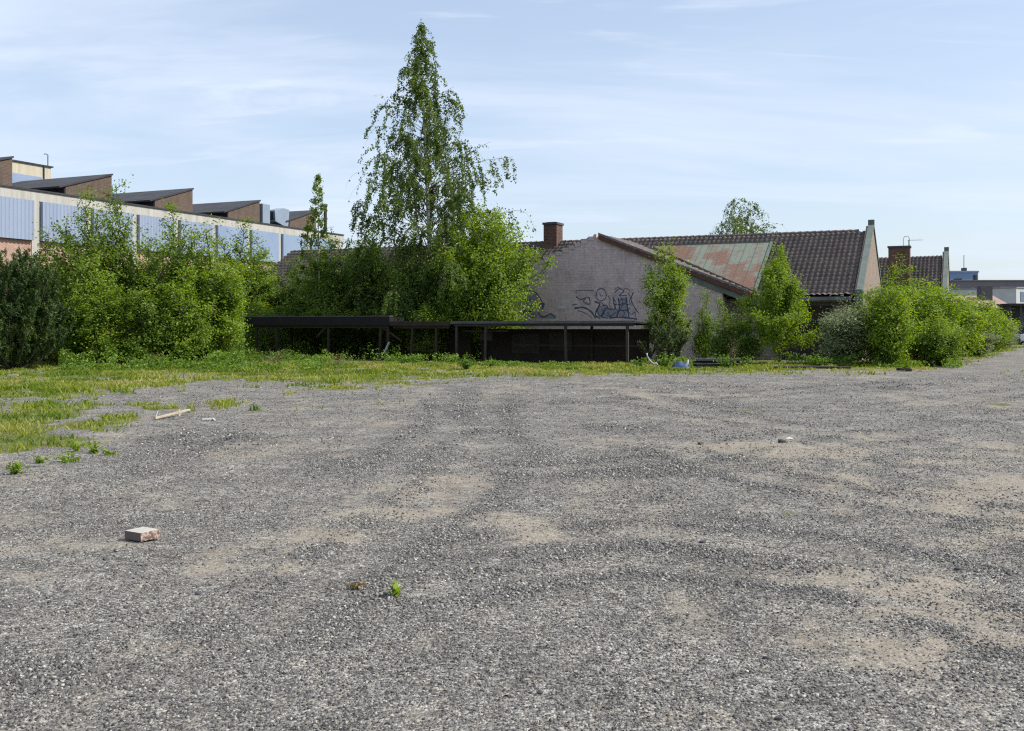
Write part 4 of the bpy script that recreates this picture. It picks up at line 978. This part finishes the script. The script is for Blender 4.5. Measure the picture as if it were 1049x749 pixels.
o.location = (x, y + .02, z + .012); o.rotation_euler = (R(1.5), R(-1), R(-36)); tag(o, 'pale concrete paving block lying alone on the near gravel', 'paving block')
def rock(px, py, s, mat, label, seed, flat=.6, name='rock', rot=0):
    rr = np.random.default_rng(seed); x, y, z = g3(px, py)
    import bmesh
    bm = bmesh.new(); bmesh.ops.create_icosphere(bm, subdivisions=2, radius=1)
    D = [norm(rr.normal(size=3)) for _ in range(7)]
    for v_ in bm.verts:
        p = np.array(v_.co)
        for q_ in D:
            h_ = p @ q_
            if h_ > .62: p = p - q_ * (h_ - .62) * .9
        v_.co = Vector(p * np.array([1.1, .85, flat]) * s * (1 if s > .05 else .8) + rr.normal(size=3) * s * .03)
    me = bpy.data.meshes.new(name); bm.to_mesh(me); bm.free(); me.materials.append(M[mat])
    o = link(name, me); o.location = (x, y, z + s * flat * .4); o.rotation_euler = (0, 0, rot); tag(o, label, 'rock'); return o
rock(801, 453.5, .075, 'stone_dark', 'dark stone beside a white one on the right gravel', 1)
rock(808, 450.5, .055, 'stone_white', 'white stone beside a dark one on the right gravel', 2, .5)
rock(718, 456, .06, 'stone_brown', 'lone brown stone near the sandy patch', 3, .5)
rock(720, 555, .035, 'stone_dark', 'small dark stone in the middle right gravel', 4)
rock(553, 752 - 40, .02, 'stone_dark', 'tiny dark stone at the lower edge of the yard', 5)
rock(785, 676, .024, 'stone_dark', 'dark pebble on the lower right gravel', 6)
rock(797, 741, .022, 'stone_dark', 'dark pebble near the lower right corner', 7)
rock(981, 583 + 0, .035, 'stone_dark', 'dark stone at the right side near sandy ground', 8)
rock(203, 611, .026, 'stone_dark', 'black pebble right below the paving block', 9)
rock(108, 573, .028, 'stone_dark', 'black pebble left below the paving block', 10)
# branch like pale plank with bits, on the left gravel
x, y, z = g3(158, 430); x2, y2, z2 = g3(194, 425.5)
m_ = MB(); m_.beam((0, 0, .03), (x2 - x, y2 - y, .11), .06, .035); root = m_.build('wooden_plank', M['wood_pale'], None, bevel=.006); root.location = (x, y, z)
tag(root, 'pale broken plank lying among grass tufts on the left', 'plank')
m_ = MB(); m_.beam((.02, .0, .05), (.05, .03, .16), .03, .015); m_.build('splinter', M['white_paint'], root); m_ = MB(); m_.beam((.42, .1, .06), (.40, .14, .18), .03, .015); m_.build('splinter', M['wood_pale'], root)
x, y, z = g3(207, 431); m_ = MB(); m_.beam((0, 0, .03), (.16, .12, .03), .03, .02); m_.beam((.16, .12, .03), (.26, -.12, .02), .03, .02)
o = m_.build('stick', M['white_paint']); o.location = (x, y, z); tag(o, 'small pale crooked stick right of the broken plank', 'stick')
x, y, z = g3(26, 478); m_ = MB(); m_.beam((0, 0, .02), (.18, .02, .025), .03, .012); o = m_.build('stick', M['white_plastic']); o.location = (x, y, z); tag(o, 'small white sliver on the gravel left below the grass', 'stick')
x, y, z = g3(8, 388); m_ = MB(); m_.beam((0, 0, .12), (.32, .02, .12), .09, .04); o = m_.build('stick', M['wood_pale']); o.location = (x, y, z); tag(o, 'short pale slat in the grass before the dark pine', 'stick')
# white bent pipe
x, y, z = g3(663, 377.5); m_ = MB(); m_.tube([(-.02, 0, .62), (.0, 0, .5), (.1, -.02, .32), (.24, -.03, .2), (.36, -.02, .22), (.48, 0, .03)], [.04, .03, .035, .04, .035, .03], 8)
m_.tube([(.24, -.02, .2), (.24, -.02, .0)], .03, 8)
o = m_.build('bent_pipe', M['white_plastic'], None, 0, True); o.location = (x, y, z); tag(o, 'white bent plastic pipe standing in weeds right of the low shed', 'pipe')
# blue sheet heap
rr = np.random.default_rng(3); x, y, z = g3(697, 377)
vs = []; fs = []; nx_, ny_ = 18, 12
for j in range(ny_):
    for i in range(nx_):
        u, v_ = i / (nx_ - 1), j / (ny_ - 1); hh = math.sin(u * 3.14) ** .7 * math.sin(v_ * 3.14) ** .7
        vs.append(((u - .5) * .72 + rr.normal() * .01, (v_ - .5) * .7, .28 * hh * (.75 + .5 * vnoise(np.array([u * 5]), np.array([v_ * 5]), 2)[0]) - .01))
        if i and j: q_ = j * nx_ + i; fs.append((q_ - nx_ - 1, q_ - nx_, q_, q_ - 1))
m_ = MB(); m_.add(vs, fs); o = m_.build('plastic_sheet', M['blue_tarp'], None, 0, False); o.location = (x, y, z); tag(o, 'crumpled blue plastic sheet left of the black planks', 'plastic sheet')
m_ = MB(); m_.tube([(.16, -.2, .05), (.26, -.16, .2), (.3, -.1, .34)], [.07, .06, .03], 7); m_.build('white_corner', M['white_plastic'], o)
# stacked black planks
x, y, z = g3(735, 376.5); t = thing('plank_stack', 'stack of long black planks with worn pale edges lying at the weeds', 'planks', (x, y, z), R(-4))
for i, (dx, dy, zz_, L_) in enumerate([(0, 0, .10, 1.95), (.05, -.25, .08, 1.9), (-.04, .02, .22, 1.85), (.03, -.14, .31, 1.8)]):
    m_ = MB(); m_.box(dx - L_ / 2, dx + L_ / 2, dy - .13, dy + .13, zz_ - .05, zz_ + .035); m_.build('plank', M['rubber'] if i < 3 else M['felt_edge'], t, bevel=.008)
x, y, z = g3(832, 378.3); m_ = MB(); m_.tube([(-1.5, 0, .07), (0, .05, .08), (1.5, -.03, .06)], [.05, .06, .045], 8); o = m_.build('wooden_pole', M['wood_grey']); o.location = (x, y, z); tag(o, 'long thin wooden pole lying in the grass by the willow bush', 'pole')
x, y, z = g3(926, 380.2); m_ = MB(); m_.box(-.24, .24, -.14, .14, 0, .10); m_.box(-.02, .2, -.1, .1, .102, .14); o = m_.build('drain_cover', M['rubber'], None, bevel=.01); o.location = (x, y, z + .02); o.rotation_euler = (0, R(4), .1); tag(o, 'flat black slab at the gravel edge by the right shrubs', 'slab')

# ------------------------------------------------------------------ far end of the yard
def farbox(name, label, cat, px0, px1, d, ytop, dep, parts, rot=0):
    xa, xb = (px0 - CX) / F * d, (px1 - CX) / F * d
    t = thing(name, label, cat, (xa, d, 0), rot); parts(t, xb - xa, zof(ytop, d), dep); return t
def p_blue(t, wd, h, dep):
    m = MB(); m.box(0, wd, 0, dep, 0, h - .25); m.build('wall', M['far_blue'], t)
    m = MB(); m.box(-.1, wd + .1, -.1, dep + .1, h - .25, h); m.build('roof', M['far_blue'], t)
    m = MB(); m.box(wd * .62, wd * .72, 1, 2, h, h + .5); m.tube([(wd * .67, 1.5, h + .5), (wd * .67, 1.5, h + 2.4)], .05, 5); m.tube([(wd * .1, 1.5, h), (wd * .1, 1.5, h + 2.2)], .04, 5); m.build('mast', M['steel_dark'], t)
farbox('far_building', 'far blue flat roofed block with a thin mast', 'building', 972, 1002, 150, 277.5, 14, p_blue)
def p_long(t, wd, h, dep):
    m = MB(); m.box(0, wd, 0, dep, 0, h - 2.0); m.build('wall', M['far_grey'], t)
    m = MB(); m.box(-.3, wd + .3, -.4, dep + .3, h - 2.0, h - .12); m.box(-.4, wd + .4, -.5, dep + .4, h - .12, h); m.build('roof', M['far_grey'], t)
    m = MB(); m.box(wd * .42, wd * .98, -.44, -.402, h - 1.35, h - .85); m.build('window', M['far_pale'], t)
    m = MB(); m.box(wd * .12, wd * .17, 3, 4, h, h + .35); m.tube([(wd * .3, 3, h), (wd * .3, 3, h + .8)], .28, 8); m.build('roof_vent', M['steel_dark'], t)
farbox('far_building', 'long far grey building with a deep dark roof band', 'building', 978, 1085, 128, 287, 16, p_long)
def p_pink(t, wd, h, dep):
    m = MB(); m.box(.2, wd - .2, .4, dep - .4, 0, h - 1.3); m.build('wall', M['brick_brown'], t)
    m = MB(); m.prism([(0, h - 1.3), (dep / 2, h), (dep, h - 1.3), (dep, h - 1.42), (0, h - 1.42)], 'x', 0, wd); r_ = m.build('roof', M['pink_roof'], t)
    m = MB(); m.box(wd - 2.0, wd - .9, dep * .3, dep * .3 + 1, h - .6, h + .9); m.build('chimney', M['stone_dark'], r_)
farbox('far_building', 'low brick house with a sunlit pinkish roof behind the shrubs', 'building', 985, 1040, 98, 301.5, 9, p_pink)
def p_white(t, wd, h, dep):
    m = MB(); m.box(0, wd, 0, dep, 0, h - .1); m.build('wall', M['white_paint'], t)
    m = MB(); m.box(-.1, wd + .1, -.1, dep + .1, h - .1, h); m.build('roof', M['far_pale'], t)
    m = MB(); m.box(.9, 2.2, -.04, -.003, h - 1.6, h - .5); m.build('window', M['far_glass'], t)
farbox('far_building', 'white walled building at the right edge behind the dark shed', 'building', 1041, 1075, 112, 294, 8, p_white, R(38))
def p_dark(t, wd, h, dep):
    m = MB(); m.box(-.2, wd, -.4, dep, h - .22, h); m.build('roof', M['tar_black'], t)
    m = MB(); m.box(0, .2, 0, dep, 0, h - .22); m.box(.2, wd, dep - .2, dep, 0, h - .22); m.build('wall', M['steel_dark'], t)
    for x_ in (.9, 3.4):
        m = MB(); m.box(x_, x_ + .18, -.2, -.02, 0, h - .22); m.build('post', M['steel_dark'], t)
    m = MB(); m.box(1.3, 2.7, dep - .26, dep - .202, .6, 2.6); m.build('door', M['far_grey'], t)
farbox('open_shed', 'dark steel carport shed behind the parked car', 'shed', 1034, 1085, 97, 311, 6, p_dark)
# parked car
def car():
    t = thing('parked_car', 'silver blue car parked at the far right end of the gravel', 'car', (*gpt(1063, 353.2), 0), R(4))
    prof = [(-2.1, .35), (2.1, .35), (2.15, .62), (2.05, .88), (1.2, .98), (.55, 1.42), (-1.1, 1.45), (-1.85, 1.0), (-2.15, .95), (-2.18, .6)]
    m = MB(); m.prism(prof, 'y', -.86, .86); m.build('body', M['car_silver'], t, bevel=.06, smooth=False)
    m = MB()
    for s_ in (-.868, .862): m.box(-1.35, -.42, s_, s_ + .006, 1.0, 1.34); m.box(-.34, .5, s_, s_ + .006, 1.0, 1.34)
    m.prism([(1.19, .995), (.57, 1.41), (.60, 1.43), (1.23, 1.0)], 'y', -.72, .72); m.prism([(-1.86, 1.02), (-1.14, 1.44), (-1.17, 1.46), (-1.90, 1.03)], 'y', -.72, .72); m.build('window', M['car_glass'], t)
    for sx in (-1.32, 1.35):
        for sy in (-.80, .80):
            m = MB(); m.tube([(sx, sy - .1, .32), (sx, sy + .1, .32)], .32, 18); w_ = m.build('wheel', M['rubber'], t)
            m = MB(); m.tube([(sx, sy - .105, .32), (sx, sy + .105, .32)], .19, 14); m.build('rim', M['vent_metal'], w_)
    for sy in (-.62, .62):
        m = MB(); m.box(-2.19, -2.15, sy - .18, sy + .18, .68, .84); m.build('headlight', M['white_plastic'], t)
        m = MB(); m.box(2.10, 2.16, sy - .16, sy + .16, .70, .84); m.build('tail_light', M['pink_roof'], t)
    m = MB(); m.box(-2.22, -2.16, -.8, .8, .36, .56); m.box(2.13, 2.19, -.8, .8, .36, .56); m.build('bumper', M['steel_dark'], t)
car()

# ------------------------------------------------------------------ light, sky, camera
SUN_EL = R(47); SUN_AZ = (.993, -.118)          # direction on the ground towards the sun
sd = Vector((SUN_AZ[0] * math.cos(SUN_EL), SUN_AZ[1] * math.cos(SUN_EL), math.sin(SUN_EL)))
L = bpy.data.lights.new('sun', 'SUN'); L.energy = 4.2; L.angle = R(.55); L.color = (1.0, .95, .87)
so = bpy.data.objects.new('sun', L); COL.objects.link(so); so.rotation_euler = sd.to_track_quat('Z', 'Y').to_euler(); so.location = (30, 10, 40)
Wd = bpy.data.worlds.new('World'); S.world = Wd; Wd.use_nodes = True
nt = Wd.node_tree; nt.nodes.clear()
def N(ty, **kw):
    x = nt.nodes.new('ShaderNode' + ty)
    for k_, v_ in kw.items(): setattr(x, k_, v_)
    return x
lk = nt.links.new
out = N('OutputWorld'); bg = N('Background'); sky = N('TexSky', sky_type='NISHITA'); sky.sun_disc = False
sky.sun_elevation = SUN_EL; sky.sun_rotation = math.atan2(SUN_AZ[0], SUN_AZ[1]); sky.altitude = 100; sky.air_density = 1.0; sky.dust_density = 1.6; sky.ozone_density = 1.3
bg.inputs[1].default_value = .125
tc = N('TexCoord'); sx = N('SeparateXYZ'); lk(tc.outputs['Generated'], sx.inputs[0])
def mth(op, a, b=0.0):
    x = N('Math', operation=op)
    for i, q in enumerate((a, b)):
        if isinstance(q, (int, float)): x.inputs[i].default_value = q
        else: lk(q, x.inputs[i])
    return x.outputs[0]
den = mth('ADD', mth('MAXIMUM', sx.outputs[2], 0.0), .16)
cb = N('CombineXYZ'); lk(mth('DIVIDE', sx.outputs[0], den), cb.inputs[0]); lk(mth('DIVIDE', sx.outputs[1], den), cb.inputs[1])
def layer(scale, rot, loc, n_scale, det, lo, hi, amt, dist=.6):
    mp = N('Mapping'); lk(cb.outputs[0], mp.inputs[0]); mp.inputs['Scale'].default_value = scale; mp.inputs['Rotation'].default_value = (0, 0, rot); mp.inputs['Location'].default_value = loc
    n = N('TexNoise'); lk(mp.outputs[0], n.inputs['Vector']); n.inputs['Scale'].default_value = n_scale; n.inputs['Detail'].default_value = det; n.inputs['Roughness'].default_value = .58; n.inputs['Distortion'].default_value = dist
    r = N('MapRange'); r.interpolation_type = 'SMOOTHSTEP'; lk(n.outputs[0], r.inputs[0]); r.inputs[1].default_value = lo; r.inputs[2].default_value = hi; r.inputs[3].default_value = 0; r.inputs[4].default_value = amt
    return r.outputs[0]
c1 = layer((.55, 1.5, 1), .35, (3.1, .7, 0), 1.0, 8, .36, .70, .48)
c2 = layer((.9, 3.2, 1), .5, (7.7, 2.2, 0), 1.2, 7, .52, .80, .5, .9)
ct = mth('MINIMUM', mth('ADD', mth('ADD', c1, c2), .40), .92)
mixc = N('Mix', data_type='RGBA'); lk(ct, mixc.inputs[0]); lk(sky.outputs[0], mixc.inputs[6]); mixc.inputs[7].default_value = (4.5, 5.1, 6.1, 1)
lk(mixc.outputs[2], bg.inputs[0]); lk(bg.outputs[0], out.inputs[0])

cam = bpy.data.cameras.new('camera'); co = bpy.data.objects.new('camera', cam); COL.objects.link(co)
co.location = (0, 0, H); co.rotation_euler = (R(90), 0, 0); cam.sensor_width = 36; cam.lens = 36 * F / 1049.0
cam.shift_y = -(374.5 - HY) / 1049.0; cam.clip_start = .1; cam.clip_end = 6000
S.camera = co
S.render.engine = 'CYCLES'
S.view_settings.view_transform = 'Standard'; S.view_settings.look = 'None'; S.view_settings.exposure = .5; S.view_settings.gamma = 1
S.cycles.max_bounces = 6; S.cycles.transparent_max_bounces = 4; S.cycles.use_denoising = False
S.cycles.filter_width = 1.2 if hasattr(S.cycles, 'filter_width') else 1.5
